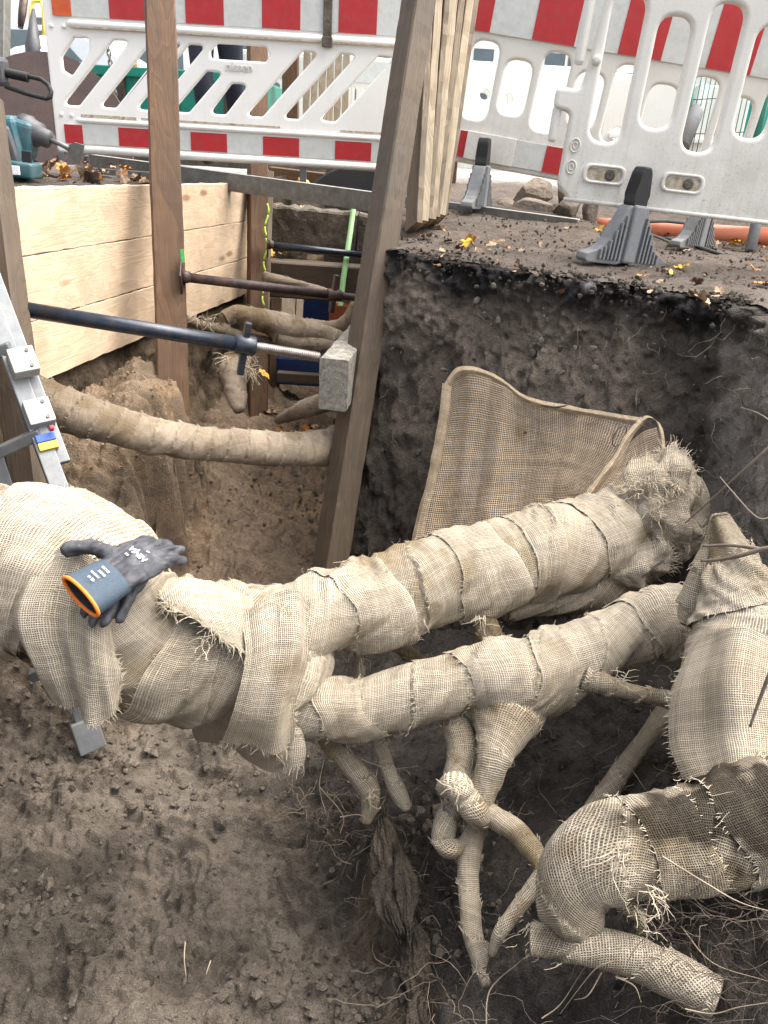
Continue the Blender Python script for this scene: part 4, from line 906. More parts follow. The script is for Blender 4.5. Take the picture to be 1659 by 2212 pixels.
def ribbons(parent, surf, specs, seed=0, off=.005, pucker=.005, tint=1.0, dirt=None, mat='burlap'):
    """strips of burlap wound over a wrapped root; spec: start, end (fractions of its length), width in m, turn from, to (in circles)"""
    V, dirs, T = surf; n, m = V.shape[0], V.shape[1] - 1; st = np.linalg.norm(np.diff(V.mean(1), axis=0), axis=1).mean()
    for q, (f0, f1, wid, t0, t1) in enumerate(specs):
        nl, nw = max(30, int(150 * (t1 - t0))), 18; L, Wd = np.meshgrid(np.linspace(0, 1, nl), np.linspace(-.5, .5, nw), indexing='ij'); sd = seed * 10 + q
        wob = pn(np.stack([L * 5, L * 0 + sd, L * 0], 2).reshape(-1, 3)).reshape(L.shape); wv = wid * (1 + .35 * pn(np.stack([L * 4, L * 0 + sd + 5, L * 0], 2).reshape(-1, 3)).reshape(L.shape))
        si = (f0 + (f1 - f0) * L) * (n - 1) + (Wd * wv + wob * .02) / st; ti = (t0 + (t1 - t0) * L) * m
        si = np.clip(si, 0, n - 1.001); ti = np.mod(ti, m - 1e-6); i0, j0 = si.astype(int), ti.astype(int); a, b = (si - i0)[:, :, None], (ti - j0)[:, :, None]
        def smp(X): return (X[i0, j0] * (1 - b) + X[i0, j0 + 1] * b) * (1 - a) + (X[i0 + 1, j0] * (1 - b) + X[i0 + 1, j0 + 1] * b) * a
        Pp, Nn = smp(V), smp(dirs)
        lift = off * (.5 + .5 * pn(np.stack([L * 6, Wd * 2 + sd, L * 0 + 3], 2).reshape(-1, 3)).reshape(L.shape)) + pucker * (pn(np.stack([L * 26 * (t1 - t0) + Wd * 5, Wd * 2.2, L * 0 + sd], 2).reshape(-1, 3)).reshape(L.shape) + .6 * np.abs(pn(np.stack([L * 9 * (t1 - t0) + Wd * 3, Wd * 4, L * 0 + sd + 9], 2).reshape(-1, 3)).reshape(L.shape))) + .0012 + .0018 * np.clip((.5 - np.abs(Wd)) / .12, 0, 1)
        lift = lift + .0025 * np.clip(np.abs(Wd) * 2 - .8, 0, 1) * np.clip(pn(np.stack([L * 8, Wd * 0 + sd, L * 0 + 1], 2).reshape(-1, 3)).reshape(L.shape), 0, 1) * 3
        A = Pp + Nn * np.maximum(lift, .001)[:, :, None]
        ln = np.r_[0, np.cumsum(np.linalg.norm(np.diff(A[:, nw // 2], axis=0), axis=1))]; uv = np.stack([np.repeat(ln[:, None], nw, 1), Wd * wid + sd * .01], 2)
        c = np.ones(A.shape) * tint * RS.uniform(.88, 1.08); e = np.exp(-((.5 - np.abs(Wd)) / .035) ** 2)[:, :, None]; c = c * (1 + .25 * e); stn = sstep(.02, .34, fbm(A.reshape(-1, 3) + sd, 5, 4)).reshape(L.shape)[:, :, None]; c = c * (1 - stn * np.array([.34, .40, .50]))
        if dirt is not None: dm = dirt(A.reshape(-1, 3)).reshape(L.shape)[:, :, None]; c = c * (1 - dm) + np.array([.055, .05, .047]) * dm
        link('burlap_strip', np_mesh('burlap_strip', A.reshape(-1, 3), gridF(nl, nw), uv=uv.reshape(-1, 2), cols=c.reshape(-1, 3)), M[mat], parent)
        edge_fringe(parent, A, 'left', (.004, .014), .42); edge_fringe(parent, A, 'right', (.004, .014), .42)
# --- the thick main root: comes in from the left, forks into an upper and a lower branch
mr = thing('wrapped_root', 'thickest burlap-wrapped root, sagging from the left edge and forking to the right', 'wrapped root', P(300, 1400, 1.68))
S1 = wrap('root_trunk', [(-620, 1180, 1.76, 170), (-330, 1190, 1.72, 175), (-150, 1200, 1.68, 172), (0, 1235, 1.64, 172), (95, 1235, 1.63, 180), (180, 1268, 1.63, 178), (248, 1345, 1.64, 150), (330, 1392, 1.66, 146), (430, 1408, 1.69, 146), (520, 1418, 1.71, 146), (590, 1440, 1.73, 135), (640, 1462, 1.76, 100)], mr, seed=1, step=.0052, pitch=.21, strip=.009, wrinkle=.011, lump=.07, fold=.030, slope=1.0, fringe=.9)
S2 = wrap('upper_branch', [(520, 1400, 1.72, 120), (590, 1370, 1.72, 112), (660, 1345, 1.73, 94), (730, 1318, 1.76, 88), (810, 1300, 1.80, 92), (900, 1265, 1.84, 96), (1000, 1240, 1.88, 93), (1100, 1212, 1.93, 94), (1200, 1190, 1.98, 100), (1290, 1160, 2.03, 96), (1370, 1135, 2.08, 84), (1425, 1115, 2.13, 78), (1460, 1095, 2.17, 66)], mr, seed=2, step=.0052, pitch=.165, strip=.010, wrinkle=.012, fold=.026, lump=.09)
S3 = wrap('lower_branch', [(560, 1500, 1.74, 70), (625, 1530, 1.72, 62), (700, 1530, 1.71, 58), (780, 1533, 1.71, 58), (860, 1512, 1.71, 64), (940, 1490, 1.71, 62), (1010, 1470, 1.72, 60), (1080, 1466, 1.72, 76), (1160, 1460, 1.73, 82), (1250, 1425, 1.75, 74), (1330, 1383, 1.77, 66), (1410, 1345, 1.78, 70), (1490, 1345, 1.79, 82), (1560, 1320, 1.80, 78)], mr, seed=3, step=.005, pitch=.135, strip=.008, wrinkle=.009, fold=.018, lump=.10)
ribbons(mr, S1, [(.40, .46, .15, .1, .95), (.62, .54, .14, .05, .95), (.86, .78, .13, .05, .95)], 1, .006, .009)
ribbons(mr, S2, [(.20, .27, .13, .05, .95), (.42, .50, .15, .05, .98), (.60, .56, .085, .1, .95), (.70, .80, .13, .05, .95), (.86, .93, .09, .05, .95)], 2, .004, .006)
ribbons(mr, S3, [(.14, .22, .10, .05, .95), (.44, .52, .11, .05, .95), (.62, .56, .09, .05, .95), (.82, .90, .11, .05, .95)], 3, .0035, .005)
# loose cloth on the trunk: pleats hanging at the left, ragged flap under the fork, tongue over the bulge
A, _ = sheet('hanging_flap', [[(80, 1200, 1.47), (150, 1185, 1.46), (215, 1215, 1.47), (250, 1290, 1.49)], [(20, 1330, 1.44), (110, 1330, 1.43), (190, 1350, 1.44), (255, 1400, 1.47)], [(60, 1440, 1.46), (130, 1450, 1.45), (200, 1455, 1.46), (262, 1470, 1.48)], [(110, 1510, 1.52), (150, 1530, 1.5), (210, 1560, 1.5), (265, 1510, 1.52)]], mr, 'burlap', (80, 110), .034, 4, ff=(30, 2.5)); edge_fringe(mr, A, 'bottom'); edge_fringe(mr, A, 'right')
A, _ = sheet('hanging_flap', [[(520, 1330, 1.56), (585, 1285, 1.58), (640, 1275, 1.60), (672, 1300, 1.62)], [(530, 1420, 1.53), (590, 1400, 1.55), (640, 1400, 1.57), (668, 1420, 1.61)], [(505, 1530, 1.54), (565, 1540, 1.55), (610, 1530, 1.57), (640, 1520, 1.61)], [(480, 1600, 1.6), (545, 1610, 1.6), (600, 1625, 1.62), (635, 1600, 1.63)]], mr, 'burlap', (90, 60), .014, 5, ff=(26, 2)); edge_fringe(mr, A, 'bottom', (.01, .03)); edge_fringe(mr, A, 'right')
A, _ = sheet('hanging_flap', [[(410, 1530, 1.70), (480, 1545, 1.68), (560, 1550, 1.67), (640, 1540, 1.68)], [(415, 1580, 1.72), (490, 1600, 1.70), (565, 1620, 1.68), (640, 1600, 1.68)], [(425, 1605, 1.75), (495, 1615, 1.73), (570, 1665, 1.69), (630, 1660, 1.69)]], mr, 'burlap_tight', (40, 60), .014, 6, ff=(18, 3), tint=.85); edge_fringe(mr, A, 'bottom', (.006, .02))
A, _ = sheet('hanging_flap', [[(612, 1575, 1.64), (640, 1570, 1.64), (650, 1575, 1.66)], [(608, 1620, 1.65), (635, 1625, 1.65), (660, 1618, 1.66)], [(612, 1645, 1.66), (632, 1655, 1.66), (655, 1652, 1.67)]], mr, 'burlap', (30, 24), .006, 7); edge_fringe(mr, A, 'bottom', (.01, .025)); edge_fringe(mr, A, 'left')
A, _ = sheet('loose_patch', [[(345, 1250, 1.62), (400, 1250, 1.63), (470, 1262, 1.66), (545, 1280, 1.68)], [(350, 1292, 1.55), (410, 1300, 1.55), (480, 1305, 1.57), (550, 1315, 1.58)], [(385, 1320, 1.53), (430, 1335, 1.53), (495, 1350, 1.54), (556, 1365, 1.56)], [(460, 1360, 1.53), (480, 1385, 1.525), (515, 1400, 1.53), (552, 1418, 1.56)]], mr, 'burlap', (60, 60), .008, 8, tint=1.08); edge_fringe(mr, A, 'left', (.01, .04), 1); edge_fringe(mr, A, 'bottom', (.01, .03), 1)
for q in ((360, 1290, 1.53), (380, 1310, 1.52), (455, 1380, 1.515), (462, 1360, 1.515), (620, 1310, 1.57), (640, 1330, 1.60)): tuft(mr, *q, (-.5, -.4, -.5), 14, (.02, .06))
# triangular flap and knotted tail from the lower branch
wrap('root_shoot', [(1110, 1430, 1.77, 60), (1106, 1480, 1.75, 78), (1098, 1525, 1.715, 84), (1084, 1582, 1.675, 60), (1064, 1645, 1.64, 38), (1046, 1705, 1.63, 31), (1036, 1760, 1.63, 27), (1022, 1810, 1.63, 25), (1012, 1880, 1.60, 23), (1014, 1950, 1.57, 22), (1022, 2020, 1.54, 21), (1038, 2080, 1.51, 19), (1050, 2125, 1.48, 14)], mr, seed=9, step=.0042, pitch=.085, wrinkle=.006, strip=.005, lump=.08)
wrap('root_shoot', [(975, 1545, 1.74, 26), (990, 1580, 1.72, 34), (1002, 1625, 1.70, 36), (990, 1675, 1.68, 33), (985, 1705, 1.66, 28)], mr, seed=10, step=.0042, pitch=.08, wrinkle=.007)
wrap('knot', [(955, 1705, 1.62, 18), (982, 1698, 1.60, 32), (1004, 1722, 1.60, 30), (1028, 1752, 1.59, 30), (1050, 1775, 1.61, 18)], mr, seed=11, step=.004, pitch=.05, wrinkle=.009, strip=.008)
wrap('knot', [(985, 1730, 1.64, 20), (966, 1768, 1.63, 25), (958, 1812, 1.62, 25), (974, 1832, 1.61, 22), (1000, 1822, 1.62, 16), (1018, 1790, 1.62, 12)], mr, seed=12, step=.004, pitch=.06, wrinkle=.008)
wrap('root_shoot', [(1040, 1745, 1.63, 20), (1075, 1770, 1.60, 25), (1115, 1795, 1.57, 25), (1145, 1830, 1.54, 24), (1180, 1880, 1.50, 18)], mr, seed=13, step=.0042, pitch=.07)
wrap('root_shoot', [(1185, 1870, 1.50, 18), (1150, 1920, 1.50, 18), (1110, 1975, 1.49, 17), (1080, 2015, 1.48, 15), (1062, 2060, 1.48, 9)], mr, seed=14, step=.0042, pitch=.06)
wrap('root_shoot', [(685, 1570, 1.80, 15), (712, 1610, 1.80, 17), (748, 1645, 1.80, 22), (785, 1685, 1.80, 26), (800, 1725, 1.80, 22), (790, 1775, 1.79, 12)], mr, seed=15, step=.0045, pitch=.06, strip=.008)
wrap('root_shoot', [(812, 1580, 1.80, 12), (825, 1620, 1.80, 16), (842, 1670, 1.80, 17), (862, 1715, 1.79, 19), (880, 1745, 1.78, 12)], mr, seed=16, step=.0045, pitch=.05)
wrap('root_shoot', [(1042, 1320, 1.84, 14), (1050, 1345, 1.86, 26), (1058, 1385, 1.88, 33), (1085, 1415, 1.88, 30), (1110, 1440, 1.85, 20)], mr, seed=17, step=.0045, pitch=.07)
wrap('root_shoot', [(835, 1380, 1.95, 16), (870, 1400, 1.97, 17), (900, 1425, 1.98, 16), (940, 1440, 2.0, 10)], mr, seed=18, step=.0045, pitch=.06)
wrap('root_shoot', [(772, 1410, 1.85, 8), (778, 1440, 1.86, 12), (772, 1470, 1.86, 12)], mr, seed=19, step=.005, pitch=.05)
wrap('root_shoot', [(1262, 1460, 1.70, 40), (1300, 1475, 1.69, 24), (1345, 1490, 1.68, 18), (1390, 1500, 1.67, 17), (1450, 1512, 1.66, 20)], mr, seed=20, step=.0042, pitch=.05, strip=.006)
wrap('root_shoot', [(1440, 1530, 1.74, 20), (1400, 1590, 1.73, 20), (1350, 1655, 1.72, 22), (1305, 1720, 1.71, 24), (1270, 1765, 1.70, 20)], mr, seed=21, step=.0045, pitch=.07, tint=.85)
for q, dr in (((1335, 1465, 1.64), (.4, -.3, .6)), ((1040, 1335, 1.80), (0, -.4, -.4)), ((780, 1410, 1.82), (-.2, -.2, .5)), ((770, 1480, 1.83), (.2, -.4, -.6)), ((800, 1715, 1.75), (.4, -.5, -.6)), ((985, 1700, 1.56), (-.3, -.5, .5)), ((905, 1340, 1.75), (-.2, -.4, -.8)), ((835, 1560, 1.75), (.2, 0, -1))): tuft(mr, *q, dr, 18, (.02, .055))
# bundle of crumpled burlap at the far end of the upper branch, and rags under it
wrap('crumpled_end', [(1390, 1120, 2.05, 50), (1425, 1085, 2.06, 62), (1450, 1075, 2.08, 66), (1466, 1100, 2.1, 62), (1470, 1140, 2.12, 54), (1440, 1190, 2.12, 40)], mr, seed=22, step=.0055, pitch=.07, strip=.016, wrinkle=.022, fold=.03, lump=.12, tint=.8)
for sd_, rows in ((31, [[(1345, 1020, 1.99), (1400, 985, 1.98), (1455, 975, 2.0), (1490, 1000, 2.04)], [(1352, 1060, 1.95), (1405, 1040, 1.93), (1465, 1035, 1.95), (1502, 1060, 2.02)], [(1362, 1110, 1.95), (1415, 1100, 1.92), (1470, 1105, 1.95), (1506, 1120, 2.02)], [(1385, 1160, 1.98), (1430, 1165, 1.95), (1470, 1175, 1.98), (1500, 1170, 2.03)]]), (32, [[(1425, 985, 1.97), (1452, 962, 1.97), (1480, 985, 1.98)], [(1420, 1020, 1.94), (1450, 1010, 1.92), (1482, 1022, 1.95)], [(1430, 1060, 1.95), (1458, 1058, 1.93), (1485, 1062, 1.96)]]), (33, [[(1300, 1205, 1.95), (1370, 1180, 1.94), (1440, 1160, 1.97)], [(1290, 1250, 1.94), (1370, 1235, 1.92), (1450, 1205, 1.96)], [(1330, 1290, 1.97), (1390, 1265, 1.95), (1440, 1235, 1.98)]])):
    A, _ = sheet('crumpled_rag', rows, mr, 'burlap', (90, 90), .040, sd_, ff=(17, 13), tint=.86, ruf=.016)
    for e_ in ('left', 'right', 'bottom', 'top'): edge_fringe(mr, A, e_, (.008, .035), .5)
wrap('crumpled_end', [(1478, 1030, 2.12, 24), (1498, 1080, 2.12, 27), (1492, 1150, 2.1, 26), (1466, 1200, 2.08, 22)], mr, seed=24, step=.0055, pitch=.06, wrinkle=.012, tint=.85)
wrap('crumpled_end', [(1090, 1320, 1.92, 18), (1170, 1300, 1.95, 26), (1250, 1290, 1.98, 34), (1330, 1250, 2.0, 40), (1420, 1210, 2.05, 30)], mr, seed=25, step=.0055, pitch=.09, wrinkle=.016, fold=.02, tint=.8)
for q in ((1400, 1040, 1.93), (1430, 1080, 1.93), (1450, 1050, 1.94), (1410, 1100, 1.93), (1385, 1065, 1.94), (1440, 1120, 1.96)): tuft(mr, *q, (.1, -.5, -.2), 26, (.03, .09), 1.0, .0011, .6)
for q in ((1335, 1110, 1.93), (1130, 1140, 1.87), (830, 1225, 1.72)): tuft(mr, *q, (-.3, -.3, -.4), 14, (.02, .05))
flush_threads(mr)

# --- the root mass at the right and the stout root that bends down
black = lambda V: np.clip((.35 + 1.1 * sstep(-.25, .2, fbm(V + 5, 12, 4))) * np.exp(-(((V - P(1550, 1715, 1.18)) / np.array([.18, .26, .062])) ** 2).sum(1)) * 1.5 + .5 * sstep(.24, .5, fbm(V + 15, 24, 3)), 0, .92)
rr = thing('wrapped_root', 'stout burlap-wrapped root with black soil on top, bending down at the lower right', 'wrapped root', P(1400, 1830, 1.25))
S4 = wrap('root_trunk', [(2180, 1650, 1.28, 95), (1920, 1690, 1.26, 100), (1760, 1720, 1.25, 105), (1640, 1765, 1.24, 108), (1545, 1800, 1.23, 108), (1450, 1822, 1.22, 98), (1370, 1832, 1.21, 96), (1300, 1850, 1.20, 100), (1255, 1890, 1.20, 92), (1238, 1935, 1.20, 78), (1235, 1985, 1.20, 66)], rr, seed=31, step=.0042, pitch=.12, strip=.008, wrinkle=.006, fold=.012, dirt=black, caps=(False, True))
ribbons(rr, S4, [(.70, .78, .09, .05, .95), (.52, .60, .12, .05, .95)], 4, .004, .005, dirt=black)
for q, dr in (((1410, 1930, 1.13), (.9, -.3, .0)), ((1375, 1975, 1.14), (.5, -.3, -.3)), ((1330, 1840, 1.12), (-.2, -.4, -.5))): tuft(rr, *q, dr, 20, (.025, .06), .35)
wrap('root_shoot', [(1330, 1935, 1.22, 22), (1365, 1965, 1.2, 18), (1385, 1985, 1.19, 14), (1375, 2010, 1.2, 9)], rr, seed=32, step=.004, pitch=.04, wrinkle=.008)
flush_threads(rr)
rm_ = thing('wrapped_root', 'broad upright burlap-covered root mass at the right frame edge', 'wrapped root', P(1600, 1400, 1.5))
S5 = wrap('root_trunk', [(1556, 1118, 1.63, 16), (1570, 1175, 1.61, 32), (1588, 1240, 1.58, 52), (1610, 1330, 1.55, 98), (1625, 1430, 1.51, 150), (1630, 1530, 1.46, 176), (1635, 1620, 1.43, 165), (1650, 1700, 1.40, 140), (1680, 1780, 1.38, 100)], rm_, seed=35, step=.005, pitch=.34, strip=.007, wrinkle=.006, fold=.022, lump=.08, dirt=lambda V: .6 * sstep(.15, .45, fbm(V + 25, 20, 3)) + .3 * sstep(.2, .4, fbm(V, 5, 3)), caps=(True, True), fringe=.6)
ribbons(rm_, S5, [(.20, .34, .12, .1, .95)], 5, .006, .010)
wrap('root_shoot', [(1495, 1340, 1.66, 30), (1500, 1300, 1.65, 31), (1520, 1245, 1.64, 30), (1545, 1185, 1.64, 28), (1555, 1120, 1.65, 20)], rm_, seed=36, step=.0045, pitch=.07)
A, _ = sheet('hanging_flap', [[(1490, 1400, 1.45), (1530, 1370, 1.42), (1600, 1360, 1.38), (1690, 1380, 1.36)], [(1455, 1500, 1.42), (1500, 1480, 1.38), (1580, 1470, 1.33), (1690, 1480, 1.32)], [(1450, 1600, 1.40), (1500, 1590, 1.35), (1590, 1580, 1.30), (1700, 1580, 1.28)], [(1485, 1690, 1.34), (1520, 1670, 1.30), (1600, 1650, 1.26), (1700, 1640, 1.25)]], rm_, 'burlap', (70, 70), .02, 9, ff=(12, 2)); edge_fringe(rm_, A, 'left')
flush_threads(rm_)
# --- short sawn-off piece in front of it
sr = thing('wrapped_root', 'short cut-off burlap-wrapped root stub lying below the stout bent root', 'wrapped root', P(1300, 2060, 1.2))
wrap('root_stub', [(1150, 2030, 1.20, 33), (1200, 2034, 1.19, 36), (1270, 2042, 1.18, 40), (1340, 2060, 1.17, 42), (1410, 2085, 1.16, 44), (1480, 2120, 1.145, 46), (1530, 2146, 1.135, 46), (1548, 2156, 1.13, 44)], sr, seed=41, dome=.12, step=.0038, pitch=.11, wrinkle=.004, lump=.04, caps=(True, True), dirt=lambda V: .6 * sstep(.1, .4, fbm(V + 2, 14, 3)))
tuft(sr, 1150, 2010, 1.2, (-.6, -.2, .1), 14, (.008, .02)); tuft(sr, 1148, 2045, 1.2, (-.6, -.2, -.1), 14, (.008, .02)); flush_threads(sr)

# --- root crossing the trench
tr = thing('wrapped_root', 'tightly wrapped brown root crossing the trench below the planks', 'wrapped root', P(400, 945, 2.75))
wrap('root_trunk', [(60, 850, 2.50, 46), (110, 872, 2.50, 48), (170, 895, 2.52, 48), (250, 918, 2.58, 42), (330, 940, 2.64, 40), (420, 955, 2.70, 38), (520, 965, 2.76, 37), (620, 970, 2.86, 37), (690, 968, 2.95, 40), (735, 960, 3.05, 42), (770, 945, 3.25, 40)], tr, seed=51, step=.0065, pitch=.062, strip=.009, wrinkle=.005, lump=.06, mat='burlap_tight', dirt=lambda V: np.array(.22 * sstep(-.0, .45, fbm(V, 5, 4)) + .30 * sstep(-.75, -1.05, V[:, 0])), tint=1.12, fringe=.8)
flush_threads(tr)
# --- small wrapped roots further back in the trench
def small_root(label, lst, seed, tint=.85, tf=()):
    t = thing('wrapped_root', label, 'wrapped root', P(*lst[0][0][:3]), 'small wrapped roots in the far trench')
    for i, c in enumerate(lst): wrap('root_piece' if i else 'root_trunk', c, t, seed=seed + i, step=.008, pitch=.07, mat='burlap_tight', strip=.012, wrinkle=.016, lump=.16, fold=.008, tint=tint, fuzz=.6)
    for q, dr in tf: tuft(t, *q, dr, 30, (.03, .08), .6, .0016)
    flush_threads(t)
small_root('lumpy wrapped root bundle running behind the nearest strut handle', [[(485, 690, 3.7, 16), (510, 680, 3.72, 18), (560, 690, 3.75, 22), (620, 708, 3.8, 30), (680, 720, 3.85, 22), (740, 735, 3.9, 18)], [(490, 690, 3.7, 10), (487, 715, 3.7, 9), (480, 735, 3.72, 8)], [(600, 725, 3.78, 18), (640, 740, 3.8, 16), (710, 748, 3.85, 14), (760, 752, 3.9, 12)]], 61)
small_root('thin brown root with frayed cover low beside the marked post', [[(400, 690, 3.6, 9), (440, 705, 3.65, 10), (490, 718, 3.7, 11), (560, 735, 3.8, 10), (640, 745, 3.9, 8)]], 66, .6, (((420, 690, 3.55), (.3, -.2, .2)), ((450, 695, 3.55), (.3, -.2, .1))))
small_root('frayed hanging burlap-wrapped stub below the nearest strut handle', [[(500, 775, 3.3, 20), (503, 800, 3.28, 25), (508, 830, 3.25, 23), (512, 862, 3.22, 20), (516, 885, 3.2, 12)]], 70, .85, (((490, 775, 3.2), (-.6, -.3, .3)), ((535, 795, 3.2), (.7, -.3, .2)), ((535, 770, 3.25), (.4, -.3, .6)), ((540, 800, 3.2), (.6, -.2, -.1))))
small_root('wrapped root emerging low from behind the grey beam end', [[(600, 908, 3.6, 8), (630, 895, 3.5, 14), (660, 882, 3.4, 19), (700, 870, 3.35, 20)]], 75, .8)
small_root('thin wrapped root slanting down behind the middle strut', [[(570, 595, 4.4, 9), (600, 603, 4.4, 9), (660, 618, 4.42, 8), (730, 640, 4.45, 8), (790, 660, 4.5, 8)]], 80)
small_root('knotted wrapped root just above the far end of the grey beam', [[(650, 700, 4.3, 12), (690, 705, 4.3, 14), (730, 706, 4.3, 15), (755, 690, 4.25, 16), (770, 660, 4.2, 14)]], 85)

# ------------------------------------------------------------------ burlap sheet pinned to the cut face
bs = thing('burlap_sheet', 'open-weave burlap sheet hung on the dark cut face behind the upper root', 'burlap sheet', onface(1150, 1000, .05))
def F_(x, y, off): q = onface(x, y, off); return (x, y, float((q - CAM) @ FW))
A, nn = sheet('cloth', [[F_(962, 830, .07), F_(1012, 802, .08), F_(1085, 822, .07), F_(1140, 860, .08), F_(1250, 884, .08), F_(1385, 912, .09)],
    [F_(945, 930, .08), F_(1000, 925, .06), F_(1075, 935, .085), F_(1140, 945, .06), F_(1240, 960, .09), F_(1345, 985, .10)],
    [F_(922, 1050, .10), F_(985, 1055, .08), F_(1060, 1050, .11), F_(1130, 1045, .09), F_(1215, 1040, .12), F_(1290, 1060, .12)],
    [F_(890, 1185, .14), F_(965, 1190, .13), F_(1045, 1180, .16), F_(1120, 1170, .15), F_(1195, 1150, .17), F_(1270, 1120, .16)]], bs, 'burlap_open', (130, 150), .022, 3, ff=(13, 1.2), ruf=.006)
# doubled hems: top and left edge, and the curled corner at the right
def hem(name, pts, w, off=.014):
    rows = []
    for q in pts: rows.append([(q[0] - w[0], q[1] - w[1], q[2]), (q[0], q[1], q[2] - off), (q[0] + w[0], q[1] + w[1], q[2])])
    A, _ = sheet(name, rows, bs, 'burlap_tan', (110, 16), .004, 5, ff=(8, 14), tint=.92, ruf=.004); return A
hem('hem', [F_(x, y, .09) for x, y in ((962, 838), (985, 806), (1015, 800), (1050, 808), (1090, 828), (1125, 856), (1165, 872), (1250, 888), (1330, 902), (1392, 912))], (3, 9), .008)
hem('hem', [F_(x, y, .09) for x, y in ((966, 830), (962, 870), (955, 920), (944, 980), (930, 1050), (912, 1110), (898, 1180))], (10, 3), .009)
cr_ = [[F_(1345, 970, .22), F_(1385, 935, .22), F_(1418, 922, .22)], [F_(1325, 1010, .26), F_(1378, 990, .22), F_(1428, 965, .24)], [F_(1295, 1045, .29), F_(1355, 1035, .25), F_(1425, 1005, .27)], [F_(1272, 1078, .31), F_(1335, 1062, .29), F_(1395, 1040, .30)]]
A, _ = sheet('curled_corner', cr_, bs, 'burlap_open', (60, 50), .006, 6)
hem('hem', [F_(x, y, .20 + .0007 * (y - 905)) for x, y in ((1390, 905), (1352, 950), (1330, 990), (1300, 1030), (1268, 1078), (1275, 1088), (1335, 1068), (1395, 1042), (1426, 1008), (1432, 960), (1422, 915), (1402, 902), (1385, 912))], (5, 5), .012)
mb = MB(); q0 = P(*F_(1338, 942, .15)); mb.tube([q0 + np.array([.018 * math.cos(a), 0, .03 * math.sin(a) + .012 * math.cos(a)]) for a in np.linspace(0, 2 * math.pi, 18)], .0017, 6, False); mb.build('wire_hook', M['steel'], bs)
mb = MB(); q0 = P(*F_(1104, 1137, .20)); mb.tube([q0 + np.array([.012 * math.cos(a), 0, .016 * math.sin(a)]) for a in np.linspace(0, 2 * math.pi, 16)], .0022, 6, False); mb.build('thread_loop', M['print'], bs)
mb = MB(); mb.tube([P(*F_(1170, 876, .12)), P(*F_(1200, 880, .125)), P(*F_(1225, 876, .12))], [.003, .004, .002], 6); mb.build('peg', M['darkroot'], bs)

# ------------------------------------------------------------------ ladder
ld = thing('ladder', 'aluminium ladder with blue and yellow tape leaning at the left edge', 'ladder', P(100, 1200, 2.2))
def rail(nm, A, B, w=.046, h=.024, sub=True):
    MM, L = frame(A, B, (.55, -.8, .2)); mb = MB(); mb.box((L / 2, 0, 0), (L, w, h), .003)
    return mb.build(nm, M['alu'], ld, MM), MM, L
foot1 = onz(198, 1612, -1.32); top1 = P(-60, 850, 2.16); ra, MA, LA = rail('rail', foot1, ext(foot1, top1, 1.3))
rtop, rmid = P(-26, 640, 2.18), P(130, 1060, 2.12); rB0 = ext(rmid, rtop, -.95); rb_, MBm, LB = rail('rail', rB0, ext(rmid, rtop, 1.5))
rc_, MCm, LC = rail('inner_rail', ext(rmid, rtop, .12) + np.array([.022, .03, .0]), ext(rmid, rtop, 1.5) + np.array([.022, .03, .0]), .034, .02)
for (x, y) in ((50, 783), (84, 893)):
    c = P(x, y, 2.135); mb = MB(); mb.box((0, 0, 0), (.07, .066, .046), .003); bk = mb.build('bracket', M['galv'], ld, Matrix.Translation(Vector(c)) @ MBm.to_3x3().to_4x4())
    for s_ in (-.022, .022): mb = MB(); mb.tube([(s_, -.015, .024), (s_, -.015, .0285)], .005, 8); mb.build('screw', M['steel'], bk, Matrix.Translation(Vector(c)) @ MBm.to_3x3().to_4x4())
for (x, y, nm, mt) in ((98, 948, 'blue_band', 'bluetape'), (104, 965, 'yellow_band', 'yellowtape')):
    c = P(x, y, 2.13); mb = MB(); mb.box((0, 0, 0), (.022, .0495, .027), .002); mb.build(nm, M[mt], ld, Matrix.Translation(Vector(c)) @ MBm.to_3x3().to_4x4())
mb = MB(); c = P(111, 925, 2.11); mb.box((0, 0, 0), (.012, .012, .02), .003); mb.build('red_cap', M['red'], ld, Matrix.Translation(Vector(c)) @ MBm.to_3x3().to_4x4())
def rung(a, b):
    MM, L = frame(a, b); mb = MB(); mb.box((L / 2, 0, 0), (L, .03, .03), .003); mb.build('rung', M['alu'], ld, MM)
rung(P(88, 935, 2.13), P(-120, 1030, 2.13)); rung(P(24, 750, 2.15), P(-180, 820, 2.15)); rung(P(190, 1200, 2.12), P(-20, 1290, 2.14)); rung(P(255, 1380, 2.10), P(70, 1460, 2.16))
mb = MB(); mb.box((.04, 0, 0), (.10, .078, .04), .004); mb.build('rubber_shoe', M['foot'], ld, MA)
mb = MB(); mb.box((.16, .0, .0), (.03, .085, .05), .004); mb.build('clamp', M['alu'], ld, MA)

